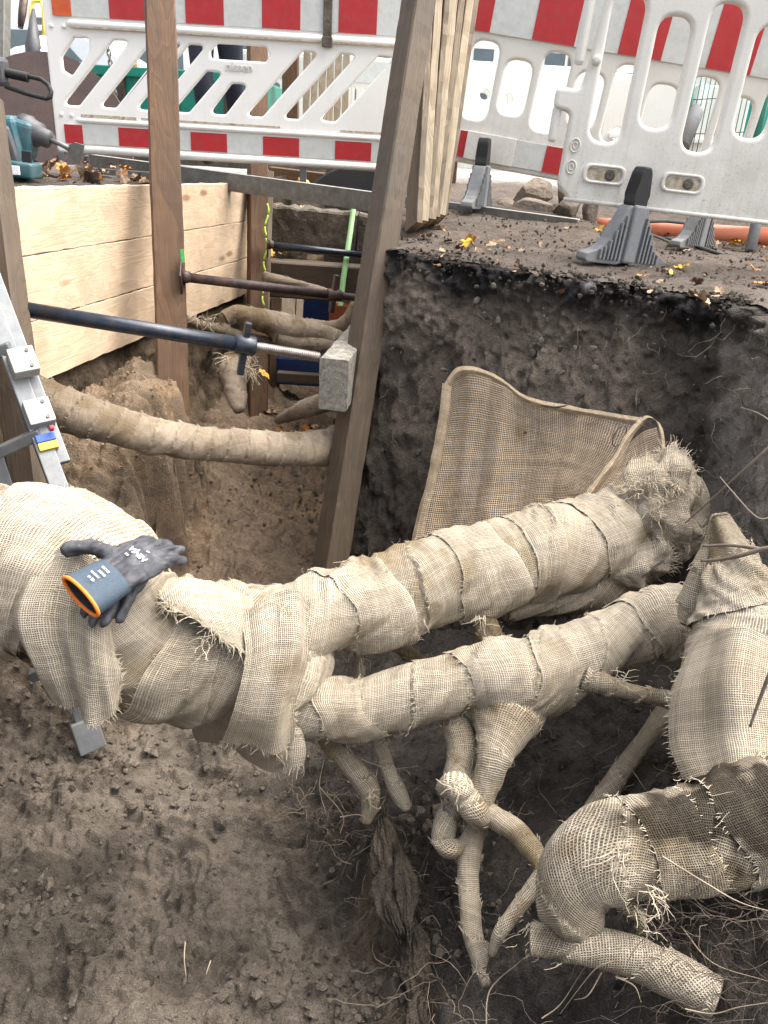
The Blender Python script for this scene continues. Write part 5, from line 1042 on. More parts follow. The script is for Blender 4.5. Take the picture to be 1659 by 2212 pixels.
# ------------------------------------------------------------------ work gloves
def remesh(name, bm_parts, vox, smooth_it=3):
    o = link('tmp', bm_parts.mesh('tmp'), None); m = o.modifiers.new('r', 'REMESH'); m.mode = 'VOXEL'; m.voxel_size = vox; m.use_smooth_shade = True
    m2 = o.modifiers.new('s', 'SMOOTH'); m2.iterations = smooth_it; m2.factor = .6; bpy.context.view_layer.update()
    me = bpy.data.meshes.new_from_object(o.evaluated_get(bpy.context.evaluated_depsgraph_get())); me.name = name; bpy.data.objects.remove(o); WM.pop(o, None) if False else None; return me
def ell_tube(mb, pts, ra, rb, upv, n=20):
    rings = []
    for i, p in enumerate(pts):
        p = Vector(p); t = (Vector(pts[min(i + 1, len(pts) - 1)]) - Vector(pts[max(i - 1, 0)])).normalized(); u = Vector(upv); s_ = t.cross(u).normalized(); u = s_.cross(t)
        rings.append([mb.bm.verts.new(p + s_ * ra[i] * math.cos(2 * math.pi * k / n) + u * rb[i] * math.sin(2 * math.pi * k / n)) for k in range(n)])
    for a, b in zip(rings, rings[1:]):
        for k in range(n): mb.bm.faces.new((a[k], a[(k + 1) % n], b[(k + 1) % n], b[k])).smooth = True
    return rings
def glove(label, org, fwd, up, curl=.3, flip=1, text=True, cuff=True, s=1.0, cl=.044):
    """local frame: x to the fingertips, y across, z up from the back of the hand; wrist at 0"""
    f = Vector(fwd).normalized(); u = Vector(up); sd_ = u.cross(f).normalized(); u = f.cross(sd_)
    MM = Matrix(((f.x, sd_.x * flip, u.x, org[0]), (f.y, sd_.y * flip, u.y, org[1]), (f.z, sd_.z * flip, u.z, org[2]), (0, 0, 0, 1))) @ Matrix.Scale(s, 4)
    t = thing('work_glove', label, 'glove', org)
    mb = MB(); r_ = ell_tube(mb, [(-.004, 0, 0), (.03, .0, 0), (.06, 0, .002), (.085, 0, .003), (.10, 0, .001)], [.036, .041, .046, .045, .036], [.017, .017, .016, .014, .009], (0, 0, 1)); mb.bm.faces.new(r_[0][::-1]); mb.bm.faces.new(r_[-1])
    for y_, L, sp, cz in ((-.031, .064, -.05, 1.5), (-.0105, .078, -.01, 1.2), (.0105, .074, .02, .8), (.030, .058, .06, 1.0)):
        p = Vector((.085, y_, .002)); a = 0; pts = [p.copy()]
        for k in range(7): a += curl * cz / 7 * (1.6 if k in (2, 4) else .8); d_ = Vector((math.cos(a), sp, -math.sin(a))); p = p + d_ * L / 7; pts.append(p.copy())
        mb.tube([pts[0] - Vector((.02, 0, 0))] + pts + [pts[-1] + d_ * .006], [.010, .0112, .0114, .0112, .0108, .0106, .0104, .0098, .0082, .0035], 10)
    pts = [Vector(q) for q in ((.045, -.026, .0), (.04, -.046, .003), (.030, -.066, .004), (.014, -.084, .002), (-.004, -.098, -.003), (-.012, -.103, -.005))]; mb.tube(pts, [.013, .0155, .0145, .0135, .0125, .006], 10)
    me = remesh('glove_shell', mb, .0022, 4)
    co = np.zeros(len(me.vertices) * 3); me.vertices.foreach_get('co', co); co = co.reshape(-1, 3); nv = np.zeros(len(co) * 3); me.vertices.foreach_get('normal', nv); nv = nv.reshape(-1, 3)
    w_ = fbm(co * np.array([.6, 1.3, 1]) + s * 5, 45, 2) * .0042 + np.abs(pn(co * np.array([28, 75, 40]) + 3)) * .0045 - .001; me.vertices.foreach_set('co', (co + nv * w_[:, None]).ravel()); me.update()
    gb = link('glove_shell', me, M['glove'], t, MM)
    if cuff:
        xs = np.linspace(.022, -cl, 26); n = 88; V = []
        for i, x_ in enumerate(xs):
            k = (i / 25); ra = .0405 + .004 * k; rb = .0185 + .006 * k
            for j in range(n): a = 2 * math.pi * j / n; rib = .0007 * math.cos(a * 44) ; V.append((x_, (ra + rib) * math.cos(a), (rb + rib) * math.sin(a) + .002 * math.sin(3 * a) * k))
        F = []
        for i in range(25):
            for j in range(n): F.append((i * n + j, i * n + (j + 1) % n, (i + 1) * n + (j + 1) % n, (i + 1) * n + j))
        link('cuff', np_mesh('cuff', V, F), M['knit'], t, MM)
        mb = MB(); pts = [(-cl - .001, .0447 * math.cos(a), .0248 * math.sin(a)) for a in np.linspace(0, 2 * math.pi, 49)]; mb.tube(pts, .0032, 8, False); mb.build('cuff_rim', M['cufforange'], t, MM)
        mb = MB(); r_ = ell_tube(mb, [(-cl + .001, 0, 0), (-cl * .4, 0, 0), (.005, 0, 0)], [.0425, .039, .03], [.0225, .018, .012], (0, 0, 1), 40); mb.bm.faces.new(r_[-1]); mb.build('lining', M['rubber'], t, MM)
    if text:
        rot = Matrix.Rotation(R(90), 4, 'Z') if flip > 0 else Matrix.Rotation(R(90), 4, 'Z') @ Matrix.Scale(-1, 4, (1, 0, 0))
        for s_, sz, x_, y_ in (('NINJA', .0145, .068, .0), ('x4', .006, .083, .006), ('AX', .006, .054, -.012)):
            tm = text_mesh(s_, sz, .0003, 'lettering', .2 if s_ == 'NINJA' else 0); link('lettering', tm, M['print'], gb, MM @ Matrix.Translation((x_, y_, .0185)) @ rot)
        for k, (s_, sz) in enumerate((('EN 388', .0058), ('4X42C', .0058), ('X1CXXX', .005), ('CE 10', .006))):
            tm = text_mesh(s_, sz, .0003, 'lettering'); link('lettering', tm, M['print'], gb, MM @ Matrix.Translation((.008 - .010 * k, -.006 + .004 * (k % 2), .0205 + .0018 * k)) @ rot)
    return t
g0, g1 = P(226, 1257, 1.40), P(300, 1212, 1.445)
fwd = np.array(g1) - np.array(g0); upg = np.array([-.10, -.62, .78])
glove('dark grey glove with blue-grey cuff and orange rim, palm up on the burlap root', g0, fwd, upg, curl=.8, flip=-1, s=1.06)
g2 = P(303, 1203, 1.525); glove('second dark grey glove lying underneath, with only fingers and an orange edge showing', g2, np.array(P(232, 1302, 1.44)) - np.array(g2), np.array([-.1, -.62, .78]), curl=.35, flip=1, text=False, cuff=True, cl=.010)

# ------------------------------------------------------------------ stones, pipe, cable, bare root, twigs
def stone(name, c, size, seed, label, group='granite stones in the pile', mat='stone', rz=0):
    b = bmesh.new(); bmesh.ops.create_icosphere(b, subdivisions=5, radius=1); v = np.array([q.co for q in b.verts]); fc = [[q.index for q in g.verts] for g in b.faces]; b.free()
    rs = np.random.RandomState(seed); 
    for _ in range(9):                                                    # cleaved faces
        n_ = rs.normal(size=3); n_ /= np.linalg.norm(n_); d = rs.uniform(.55, .82); e = v @ n_; v = v - np.outer(np.maximum(e - d, 0) * .93, n_)
    v = v * (1 + .10 * fbm(v + seed, 1.5, 3)[:, None]) + (fbm(v + seed, 7, 3) * .05)[:, None] * v
    v = v * np.array(size); cs, sn = math.cos(rz), math.sin(rz); v = v @ np.array([[cs, sn, 0], [-sn, cs, 0], [0, 0, 1]])
    me = bpy.data.meshes.new(name); me.from_pydata((v + np.array(c)).tolist(), [], fc); me.polygons.foreach_set('use_smooth', np.full(len(me.polygons), True)); return tag(link(name, me, M[mat]), label, 'stone', group)
SD = 4.05
stone('stone', P(1153, 418, 4.15), (.118, .1, .078), 3, 'brown granite stone on top of the pile, upper left', rz=.2)
stone('stone', P(1152, 455, 4.02), (.11, .09, .064), 5, 'large rounded granite stone at the front of the pile, between two darker ones', rz=-.1)
stone('stone', P(1090, 450, 4.10), (.062, .07, .05), 8, 'small grey stone at the left end of the pile')
stone('stone', P(1225, 452, 3.98), (.095, .08, .066), 11, 'dark angular stone at the right front of the pile', rz=.4)
stone('stone', P(1232, 420, 4.2), (.105, .08, .062), 13, 'dark grey stone at the upper right of the pile', rz=.3)
stone('stone', P(1277, 465, 4.0), (.052, .07, .095), 17, 'tall narrow stone standing at the right end of the pile')
stone('stone', P(1238, 492, 3.85), (.085, .06, .03), 19, 'flat low stone lying in front of the pile', rz=-.2)
mb = MB(); c0, c1 = P(1290, 490, 4.1), P(1760, 520, 3.75); mb.tube([c0 + (c1 - c0) * t for t in np.linspace(0, 1, 12)], .045, 22); tag(mb.build('orange_pipe', M['orange']), 'long orange plastic pipe lying behind the right barrier feet', 'pipe')
def cable(name, lst, r, mat, label, cat='cable'):
    mb = MB(); mb.tube(crom(np.array([P(*q) for q in lst]), 8), r, 8); return tag(mb.build(name, M[mat]), label, cat)
cable('cable', [(1440, 515, 3.6), (1490, 528, 3.45), (1545, 545, 3.32), (1600, 560, 3.25), (1700, 566, 3.15)], .0075, 'darkgrey', 'dark grey cable on the ground running to the right from the far foot')
cable('hose', [(1390, 500, 3.75), (1420, 512, 3.65), (1450, 524, 3.55), (1470, 530, 3.5)], .006, 'alu', 'thin pale hose lying behind the large foot', 'hose')
cable('hose', [(1330, 470, 4.0), (1390, 478, 3.9), (1440, 478, 3.85), (1500, 484, 3.8)], .008, 'alu', 'pale hose lying on top of the orange pipe', 'hose')
# bare broken root standing at the bank edge
br = thing('bare_root', 'pale bare root wood exposed in the bank edge beside the pit floor', 'root', onz(860, 1950, -1.25))
def bark_piece(name, lst, seed):
    ct = np.array([list(P(a, b, c)) + [r * c / FPX] for a, b, c, r in lst]); D = crom(ct, 26); n = len(D); m = 90; th = np.linspace(0, 2 * math.pi, m, endpoint=False); T = np.gradient(D[:, :3], axis=0); T /= np.linalg.norm(T, axis=1)[:, None]
    a = np.cross(T, [0.2, 1, .1]); a /= np.linalg.norm(a, axis=1)[:, None]; b = np.cross(T, a); d = a[:, None] * np.cos(th)[None, :, None] + b[:, None] * np.sin(th)[None, :, None]
    t = np.linspace(0, 1, n)[:, None]; cth, sth = np.cos(th)[None], np.sin(th)[None]; o = np.zeros((n, m))
    fib = fbm(np.stack([cth * 3.2 + o, sth * 3.2 + o, t * .9 + seed + o], 2).reshape(-1, 3), 1.1, 4, ridge=True).reshape(n, m); big = fbm(np.stack([cth * .9 + o, sth * .9 + o, t * 2.2 + seed * 2 + o], 2).reshape(-1, 3), 1.5, 4).reshape(n, m)
    fr = fbm(np.stack([cth * 4 + o, sth * 4 + o, o + seed], 2).reshape(-1, 3), 1.3, 3).reshape(n, m)
    r = D[:, 3][:, None] * np.clip(1 + .6 * fib + 1.3 * big, .25, 2); sh = fr * .09 * (np.abs(2 * t - 1) ** 2) * np.sign(t - .5)
    V = (D[:, None, :3] + d * r[:, :, None] + T[:, None] * sh[:, :, None]).reshape(-1, 3); V += (fbm(V, 70, 2) * .003)[:, None]
    F = [(i * m + j, i * m + (j + 1) % m, (i + 1) * m + (j + 1) % m, (i + 1) * m + j) for i in range(n - 1) for j in range(m)]
    c = np.tile(np.array([.155, .125, .092]), (n * m, 1)) * (.6 + .9 * np.clip(fib.ravel() + .25, 0, 1))[:, None]; dm = sstep(-.2, .12, fbm(V + 4, 9, 3))[:, None]; c = c * (1 - dm * .8) + np.array([.085, .07, .056]) * dm * .8
    link(name, np_mesh(name, V, F, cols=c), M['soil'], br)
bark_piece('root_wood', [(826, 1780, 1.80, 10), (836, 1840, 1.77, 24), (842, 1900, 1.75, 30), (850, 1960, 1.71, 27), (866, 2015, 1.66, 12)], 1)
bark_piece('root_wood', [(880, 1975, 1.70, 10), (898, 2040, 1.68, 24), (908, 2100, 1.65, 30), (918, 2160, 1.62, 30), (925, 2240, 1.56, 26)], 2)
bark_piece('root_wood', [(862, 1840, 1.74, 8), (876, 1900, 1.71, 16), (880, 1960, 1.68, 14), (884, 2010, 1.65, 5)], 3)
def twig(lst, r, label):
    mb = MB(); pts = crom(np.array([P(*q) for q in lst]), 8); mb.tube(pts, list(np.linspace(r, r * .45, len(pts))), 7); o = mb.build('bare_twig', M['twig'])
    return tag(o, label, 'twig', 'bare twigs at the right edge')
twig([(1700, 930, 1.5), (1640, 985, 1.52), (1590, 1030, 1.55), (1530, 1085, 1.6), (1480, 1130, 1.66)], .0032, 'long pale bare root slanting down in front of the right soil wall')
twig([(1720, 1205, 1.35), (1650, 1188, 1.38), (1580, 1178, 1.42), (1518, 1180, 1.46)], .0048, 'dark twig sticking out leftward from the right edge, upper one of two')
twig([(1720, 1190, 1.33), (1660, 1185, 1.37), (1600, 1200, 1.40), (1560, 1208, 1.43), (1515, 1212, 1.46)], .0056, 'dark thicker twig just under the upper one, pointing left')
twig([(1720, 1340, 1.2), (1670, 1440, 1.2), (1645, 1500, 1.21), (1620, 1570, 1.22)], .0045, 'brown twig lying on the burlap of the right root mass')
twig([(1720, 960, 1.5), (1650, 900, 1.55), (1600, 880, 1.6)], .0026, 'thin curved bare root in front of the upper right soil wall')
twig([(1690, 1100, 1.45), (1640, 1120, 1.45), (1580, 1060, 1.48), (1555, 1030, 1.5)], .0022, 'thin forked twig above the right root mass')
twig([(590, 1510, 2.2), (540, 1530, 2.2), (500, 1560, 2.18), (450, 1590, 2.15), (405, 1600, 2.12)], .0035, 'thin dark twig lying on the pit floor under the main root')
sp = []
for lst in ([(1050, 2230, 1.3), (1058, 2140, 1.35), (1120, 2080, 1.33), (1145, 2060, 1.3)], [(1170, 2200, 1.2), (1210, 2170, 1.22), (1250, 2110, 1.2), (1275, 2070, 1.15)], [(1330, 2075, 1.12), (1290, 2090, 1.13), (1255, 2130, 1.15), (1210, 2190, 1.17)], [(1480, 2180, 1.07), (1540, 2190, 1.05), (1600, 2175, 1.03), (1700, 2160, 1.0)],
            [(1300, 2100, 1.16), (1270, 2150, 1.16), (1240, 2160, 1.17)], [(1330, 2110, 1.15), (1370, 2130, 1.14), (1385, 2165, 1.13)], [(1430, 1850, 1.12), (1520, 1905, 1.12), (1600, 1950, 1.1), (1690, 1975, 1.08)], [(1380, 1610, 1.75), (1350, 1640, 1.74), (1300, 1660, 1.74)], [(690, 1700, 1.78), (740, 1760, 1.78), (735, 1800, 1.76)], [(735, 1765, 1.77), (775, 1760, 1.76), (800, 1775, 1.74)], [(400, 2035, 1.32), (398, 2070, 1.3), (402, 2110, 1.28)], [(455, 2075, 1.30), (445, 2105, 1.28)],
            [(1000, 1830, 1.75), (1060, 1890, 1.72), (1120, 1880, 1.70)], [(780, 1640, 1.76), (840, 1660, 1.76), (905, 1655, 1.74)], [(1470, 2000, 1.18), (1540, 2080, 1.14), (1660, 2120, 1.1)], [(700, 1640, 1.76), (690, 1700, 1.74), (705, 1760, 1.72)]):
    sp.append((crom(np.array([P(*q) for q in lst]) + 0, 6), RS.uniform(.0010, .0016)))
rootlets('pale_root_strands', sp, M['print'] if False else M['rootlet'])

# ------------------------------------------------------------------ fallen leaves
def leaf_mesh(seed, kind):
    rs = np.random.RandomState(seed); pts = []
    if kind == 'lobed':
        for k in range(60):
            a = 2 * math.pi * k / 60; r = .5 + .26 * abs(math.cos(2.5 * (a - math.pi / 2))) ** .7 + .14 * math.sin(a) + .05 * math.cos(17 * a) + rs.normal() * .015; r *= 1 if abs(((a - 1.5 * math.pi + math.pi) % (2 * math.pi)) - math.pi) > .25 else .35; pts.append((r * math.cos(a), r * math.sin(a)))
    else:
        for k in range(40): a = 2 * math.pi * k / 40; r = .30 + .25 * abs(math.sin(a)) ** 1.6 + rs.normal() * .012; pts.append((r * math.cos(a) * .9, r * math.sin(a) * 1.15))
    V = []; rings = (0, .35, .7, 1.0); c1, c2, c3 = rs.uniform(-.5, .5), rs.uniform(.1, .6), rs.uniform(-.5, .5)
    for q in rings:
        for x_, y_ in pts:
            x, y = x_ * q, y_ * q; V.append((x, y, c2 * abs(x) * .8 + c1 * x * x + c3 * y * y * .7 + .07 * math.sin(9 * x + seed) * q + .05 * math.sin(11 * y) * q))
    n = len(pts); F = [(i * n + j, i * n + (j + 1) % n, (i + 1) * n + (j + 1) % n, (i + 1) * n + j) for i in range(3) for j in range(n)]
    mb = MB(); mb.tube([(0, -.9, .12), (.02, -.6, .05), (0, -.2, .01), (0, .1, .01)], [.018, .016, .014, .008], 5); tm = mb.bm
    V0 = [tuple(v.co) for v in tm.verts]; tm.verts.index_update(); F0 = [tuple(v.index + len(V) for v in f.verts) for f in tm.faces]; tm.free()
    me = bpy.data.meshes.new('fallen_leaf'); me.from_pydata(V + V0, [], F + F0); me.polygons.foreach_set('use_smooth', np.full(len(me.polygons), True)); return me
LM = {}
def leaf(p, size, ci, seed, label, kind='lobed', tilt=.35, group='fallen leaves', rz=None):
    key = (ci, seed % 6, kind)
    if key not in LM:
        me = leaf_mesh(seed % 6 + (10 if kind != 'lobed' else 0), kind); me.materials.append(LEAF[ci]); LM[key] = me
    o = bpy.data.objects.new('fallen_leaf', LM[key]); col.objects.link(o)
    o.matrix_world = Matrix.Translation(Vector(p)) @ Euler((RS.normal() * tilt, RS.normal() * tilt, RS.uniform(0, 6.28) if rz is None else rz)).to_matrix().to_4x4() @ Matrix.Scale(size, 4); WM[o] = o.matrix_world
    return tag(o, label, 'leaf', group)
def onground(x, y):
    p = onz(x, y, 0.02)
    for _ in range(6): p = onz(x, y, float(gz(p[0], p[1])) + .012)
    return p
for (x, y, s, ci, lab, kd) in ((1015, 520, .042, 1, 'bright orange curled leaf right of the board bundle on the dirt', 'lobed'), (1005, 524, .035, 0, 'golden leaf touching the bright orange curled leaf', 'lobed'), (1475, 578, .035, 0, 'yellow leaf lying in front of the orange-pipe foot', 'lobed'), (1450, 590, .028, 0, 'small yellow leaf right of the large foot', 'oval'),
    (1513, 645, .045, 3, 'pale cream leaf on the very edge of the cut at the right', 'lobed'), (890, 518, .034, 2, 'rusty brown leaf at the base of the board bundle', 'oval'), (1130, 470, .035, 1, 'orange leaf lying on the steel channel in front of the stones', 'oval'), (920, 510, .04, 3, 'pale tan leaf between the board bundle and the bright orange leaf', 'lobed'), (960, 495, .035, 3, 'tan curled leaf behind the bright orange leaf', 'oval'), (1060, 530, .03, 3, 'tan leaf right of the bright orange leaf', 'lobed'), (1095, 535, .022, 1, 'small orange-brown leaf two hand widths right of the bright orange leaf', 'lobed'),
    (1385, 595, .035, 1, 'orange brown leaf lying against the right toe of the large foot', 'oval'), (1630, 580, .03, 1, 'amber leaf at the right frame edge near the cable', 'lobed'), (1650, 610, .035, 1, 'reddish brown leaf at the right frame edge above the cut', 'lobed'), (1295, 495, .03, 0, 'yellow leaf beside the steel channel end', 'lobed'), (1210, 630, .025, 2, 'curled brown leaf at the crumbling edge below the large foot', 'oval'), (1150, 590, .03, 4, 'dark shrivelled leaf near the middle of the cut edge', 'lobed')):
    leaf(onground(x, y), s, ci, int(x), lab, kd)
for (x, y, d, s, ci, lab) in ((655, 392, 4.85, .05, 0, 'yellow upright leaf on the steel channel over the trench'), (570, 805, 3.5, .04, 0, 'yellow leaf caught beside the frayed hanging stub'), (585, 545, 4.8, .04, 0, 'yellow leaf on the cross timber under the farthest strut'), (130, 360, 3.9, .045, 1, 'orange leaf on the left ground beside the chisel'), (180, 360, 4.2, .045, 0, 'golden leaf beside the barrier leg at the left'), (60, 372, 3.4, .04, 1, 'brownish orange leaf beside the battery of the hammer'), (105, 382, 3.3, .04, 3, 'pale leaf near the top of the planks at the left'), (610, 548, 4.8, .04, 3, 'tan leaf on the cross timber right of the yellow one'), (655, 447, 5.0, .035, 3, 'tan leaf on top of the kerb stone'), (590, 440, 4.95, .04, 3, 'pale curled leaf at the left end of the kerb stone'), (645, 936, 3.95, .035, 0, 'yellow leaf on the sandy trench floor behind the crossing root')):
    leaf(P(x, y, d), s, ci, int(x), lab, 'lobed', .5)
for i in range(190):
    x, y = RS.uniform(870, 1680), RS.uniform(490, 640)
    if y > 560 + (x - 830) * .12 or abs(x - 1320) < 70: continue
    leaf(onground(x, y), RS.uniform(.009, .030), int(RS.choice([2, 2, 4, 4, 3, 3])), i, 'small dry brown leaf scrap on the dirt near the barrier feet', 'oval' if i % 2 else 'lobed', .35, 'dry leaf scraps on the right dirt')
for i in range(46):
    x, y = RS.uniform(40, 310), RS.uniform(350, 400); p = onz(x, y, .14)
    if p[1] < 2.7 or p[1] > 5.2: continue
    leaf((p[0], p[1], .15), RS.uniform(.02, .05), int(RS.choice([2, 3, 4, 3, 1])), i, 'dry leaf in the litter on the ground above the planks', 'lobed', .5, 'leaf litter above the planks')
for i in range(26):
    x, y = RS.uniform(1440, 1690), RS.uniform(500, 540); leaf(onground(x, y), RS.uniform(.02, .036), int(RS.choice([0, 0, 1, 3])), i, 'yellow leaf in the drift by the orange pipe', 'lobed', .4, 'yellow leaves by the orange pipe')
for i in range(34):
    x, y = RS.uniform(560, 735), RS.uniform(905, 945); p = onz(x, y, -1.2); p[2] = fz(p[0], p[1]) + .015
    leaf(p, RS.uniform(.02, .04), int(RS.choice([2, 3, 2, 1])), i, 'brown leaf on the sandy trench floor behind the crossing root', 'lobed', .4, 'leaves on the trench floor')

# ------------------------------------------------------------------ demolition hammer, tools and container at the left
hm = thing('demolition_hammer', 'blue-green demolition hammer with a chisel lying at the left edge', 'power tool', P(30, 380, 3.0))
def hp(nm, mat, c, size, bev=.012, rz=0, ry=0): mb = MB(); mb.box((0, 0, 0), size, bev, seg=3); return mb.build(nm, M[mat], hm, Matrix.Translation(Vector(c)) @ Matrix.Rotation(R(rz), 4, 'Z') @ Matrix.Rotation(R(ry), 4, 'Y'))
body = hp('motor_body', 'toolteal', P(20, 322, 3.0), (.13, .11, .22), .025, 0, -8); hp('front_body', 'toolteal', P(50, 300, 3.0), (.09, .10, .13), .02, 0, 12)
hp('battery', 'toolteal', P(45, 365, 2.97), (.12, .10, .055), .01, 0, 5); hp('battery_label', 'whitefilm', P(33, 368, 2.90), (.03, .01, .03), .002)
hp('vent', 'rubber', P(58, 345, 2.94), (.035, .012, .06), .003, 0, 5); hp('grip_cover', 'darkgrey', P(16, 318, 2.93), (.06, .03, .14), .014, 0, -14)
mb = MB(); mb.tube([P(*q) for q in ((45, 275, 3.0), (64, 282, 3.0), (66, 283, 3.0), (86, 293, 3.0), (88, 294, 3.0), (105, 301, 3.0), (110, 303, 3.0))], [.05, .052, .046, .044, .034, .032, .014], 20); mb.build('chuck', M['darkgrey'], hm)
mb = MB(); mb.tube([P(*q) for q in ((108, 303, 3.0), (128, 310, 3.0), (150, 321, 3.0))], [.009, .009, .010], 10); cz = mb.build('chisel', M['alu'], hm)
mb = MB(); a_, b_ = P(148, 320, 3.0), P(178, 334, 3.0); MM, L = frame(a_, b_); mb.prism([(0, -.01), (.02, -.03), (L, -.034), (L, .034), (.02, .03), (0, .01)], -.004, .004); mb.build('chisel_blade', M['steel'], cz, MM)
dh = thing('breaker_tool', 'grey power tool end with black looped side handle at the left edge', 'power tool', P(40, 190, 3.1))
mb = MB(); mb.tube([P(*q) for q in ((0, 160, 3.1), (30, 162, 3.1), (62, 165, 3.1), (88, 171, 3.1), (104, 183, 3.1), (111, 198, 3.1), (109, 210, 3.1), (100, 213, 3.1), (60, 203, 3.1), (12, 187, 3.1))], .0085, 10); mb.build('side_handle', M['rubber'], dh)
mb = MB(); pts = [P(5 + k * 1.25, 155 + k * .28, 3.1) for k in range(46)]; mb.tube(pts, [.018 if k % 3 else .014 for k in range(46)], 14); mb.build('grip', M['rubber'], dh)
mb = MB(); mb.box(P(0, 155, 3.1), (.05, .08, .10), .015); mb.build('mount', M['darkgrey'], dh)
# round brown plate behind it
mb = MB(); mb.tube([(0, 0, 0), (0, .03, 0)], [.62, .62], 64); mb.tube([(0, -.02, 0), (0, -.001, 0)], [.10, .12], 24)
tag(mb.build('round_plate', M['browndisc'], None, Matrix.Translation(Vector(P(95, 320, 5.6))) @ Matrix.Rotation(R(-14), 4, 'X')), 'large round rusty brown plate leaning against the green container', 'plate')
ct = thing('container', 'green metal skip with rusty straps behind the left barrier', 'container', (-2.6, 6.4, .1))
c_ = P(150, 210, 6.5); mb = MB(); mb.box((c_[0], c_[1] + .5, c_[2] - .22), (3.2, .9, .84), .02); mb.build('body', M['teal'], ct)
mb = MB(); mb.box((c_[0], c_[1] + .03, c_[2] + .21), (3.24, .07, .07), .01); mb.build('rim', M['teal'], ct)
for k in range(7): mb = MB(); mb.box((c_[0] - 1.3 + .43 * k, c_[1] + .03, c_[2] - .2), (.06, .03, .8), .004); mb.build('rusty_strap', M['rust'], ct)
cp_ = thing('paper_cup', 'brown paper cup with a white lid standing on the green container', 'cup', P(287, 158, 6.45))
mb = MB(); q = P(287, 158, 6.5); mb.tube([q, q + np.array([0, 0, .11])], [.037, .046], 18); mb.build('cup', M['cup'], cp_); mb = MB(); mb.tube([q + np.array([0, 0, .11]), q + np.array([0, 0, .125]), q + np.array([0, 0, .135])], [.05, .05, .04], 18); mb.build('lid', M['whitefilm'], cp_)
mb = MB()
for k in range(11):
    c0 = P(232 + 1.6 * k, 92 + 11 * k, 6.3 - .015 * k); a = k % 2 * 90
    mb.tube([Vector(c0) + Matrix.Rotation(R(a), 3, 'Z') @ Vector((.014 * math.cos(t), 0, .026 * math.sin(t))) for t in np.linspace(0, 2 * math.pi, 13)], .006, 6, False)
tag(mb.build('chain', M['steel']), 'steel chain hanging down in front of the green container', 'chain')
def pouch(name, lst, r, mat, label, cat):
    mb = MB(); mb.tube(crom(np.array([P(*q) for q in lst]), 8), list(np.interp(np.linspace(0, 1, (len(lst) - 1) * 8 + 1), np.linspace(0, 1, len(r)), r)), 16); me = mb.mesh(name, True); v = np.zeros(len(me.vertices) * 3); me.vertices.foreach_get('co', v); v = v.reshape(-1, 3); v = v + (fbm(v, 9, 3) * .05)[:, None]; me.vertices.foreach_set('co', v.ravel()); return tag(link(name, me, M[mat]), label, cat)
pouch('plastic_bag', [(60, 175, 6.4), (70, 150, 6.4), (92, 120, 6.4), (98, 85, 6.4)], [.12, .2, .11, .05], 'whitefilm', 'crumpled white plastic bag on the green container', 'bag')
for (lst, rr_, mt, lab) in ((((68, 150, 6.2), (71, 100, 6.2), (72, 20, 6.2)), [.03, .06, .012], 'darkgrey', 'dark shovel blade with a looped yellow grip hanging at the upper left'), (((44, 60, 6.1), (48, 30, 6.1), (55, -30, 6.1)), [.02, .03, .03], 'rust', 'brown tool shaft hanging at the upper left edge')):
    mb = MB(); mb.tube([P(*q) for q in lst], rr_, 12); tag(mb.build('shovel' if 'shovel' in lab else 'tool_shaft', M[mt]), lab, 'tool')
mb = MB(); mb.tube([P(*q) for q in ((66, 80, 6.2), (66, 20, 6.2), (70, 4, 6.2), (88, 2, 6.2), (94, 18, 6.2), (94, 75, 6.2))], .013, 10); tag(mb.build('looped_grip', M['yellow']), 'yellow looped tool grip at the upper left corner', 'grip')
tag(timber('grey_post', P(0, 165, 5.8), P(2, -60, 5.8), .1, .1, M['steel'], up=(0, -1, 0)), 'grey metal post at the upper left corner', 'post')

# ------------------------------------------------------------------ person walking behind the left barrier
pp = thing('person', 'person in dark jeans and black jacket walking behind the left barrier', 'person', P(455, 362, 5.3))
def skin_body(name, verts, edges, mat, parent, lv=2):
    me = bpy.data.meshes.new(name); me.from_pydata([v[:3] for v in verts], edges, []); o = bpy.data.objects.new('tmp', me); col.objects.link(o); m = o.modifiers.new('s', 'SKIN'); 
    for k, v in enumerate(verts): me.skin_vertices[0].data[k].radius = (v[3], v[3] if len(v) < 5 else v[4])
    me.skin_vertices[0].data[0].use_root = True; o.modifiers.new('u', 'SUBSURF').levels = lv; bpy.context.view_layer.update(); r = bpy.data.meshes.new_from_object(o.evaluated_get(bpy.context.evaluated_depsgraph_get())); r.name = name; bpy.data.objects.remove(o)
    r.materials.clear(); r.polygons.foreach_set('use_smooth', np.full(len(r.polygons), True)); return link(name, r, mat, parent)
b0 = P(462, 358, 5.3); gx0, gy0, gz0 = b0; gz0 = .14
def bp(x, y, z, *r): return (gx0 + x, gy0 + y, gz0 + z) + r
skin_body('body', [bp(.02, .05, .93, .13), bp(.02, .05, 1.10, .14), bp(.02, .06, 1.35, .17), bp(.02, .07, 1.48, .07), bp(.02, .08, 1.56, .055), bp(.02, .06, 1.66, .095), bp(.02, .07, 1.76, .07)], [(0, 1), (1, 2), (2, 3), (3, 4), (4, 5), (5, 6)], M['skin'], pp)
skin_body('jeans', [bp(.02, .05, .94, .135), bp(-.07, .05, .86, .105), bp(-.05, -.03, .50, .072), bp(-.02, .02, .10, .062), bp(.10, .05, .86, .105), bp(.12, .10, .50, .072), bp(.13, .28, .12, .062)], [(0, 1), (1, 2), (2, 3), (0, 4), (4, 5), (5, 6)], M['jeans'], pp)
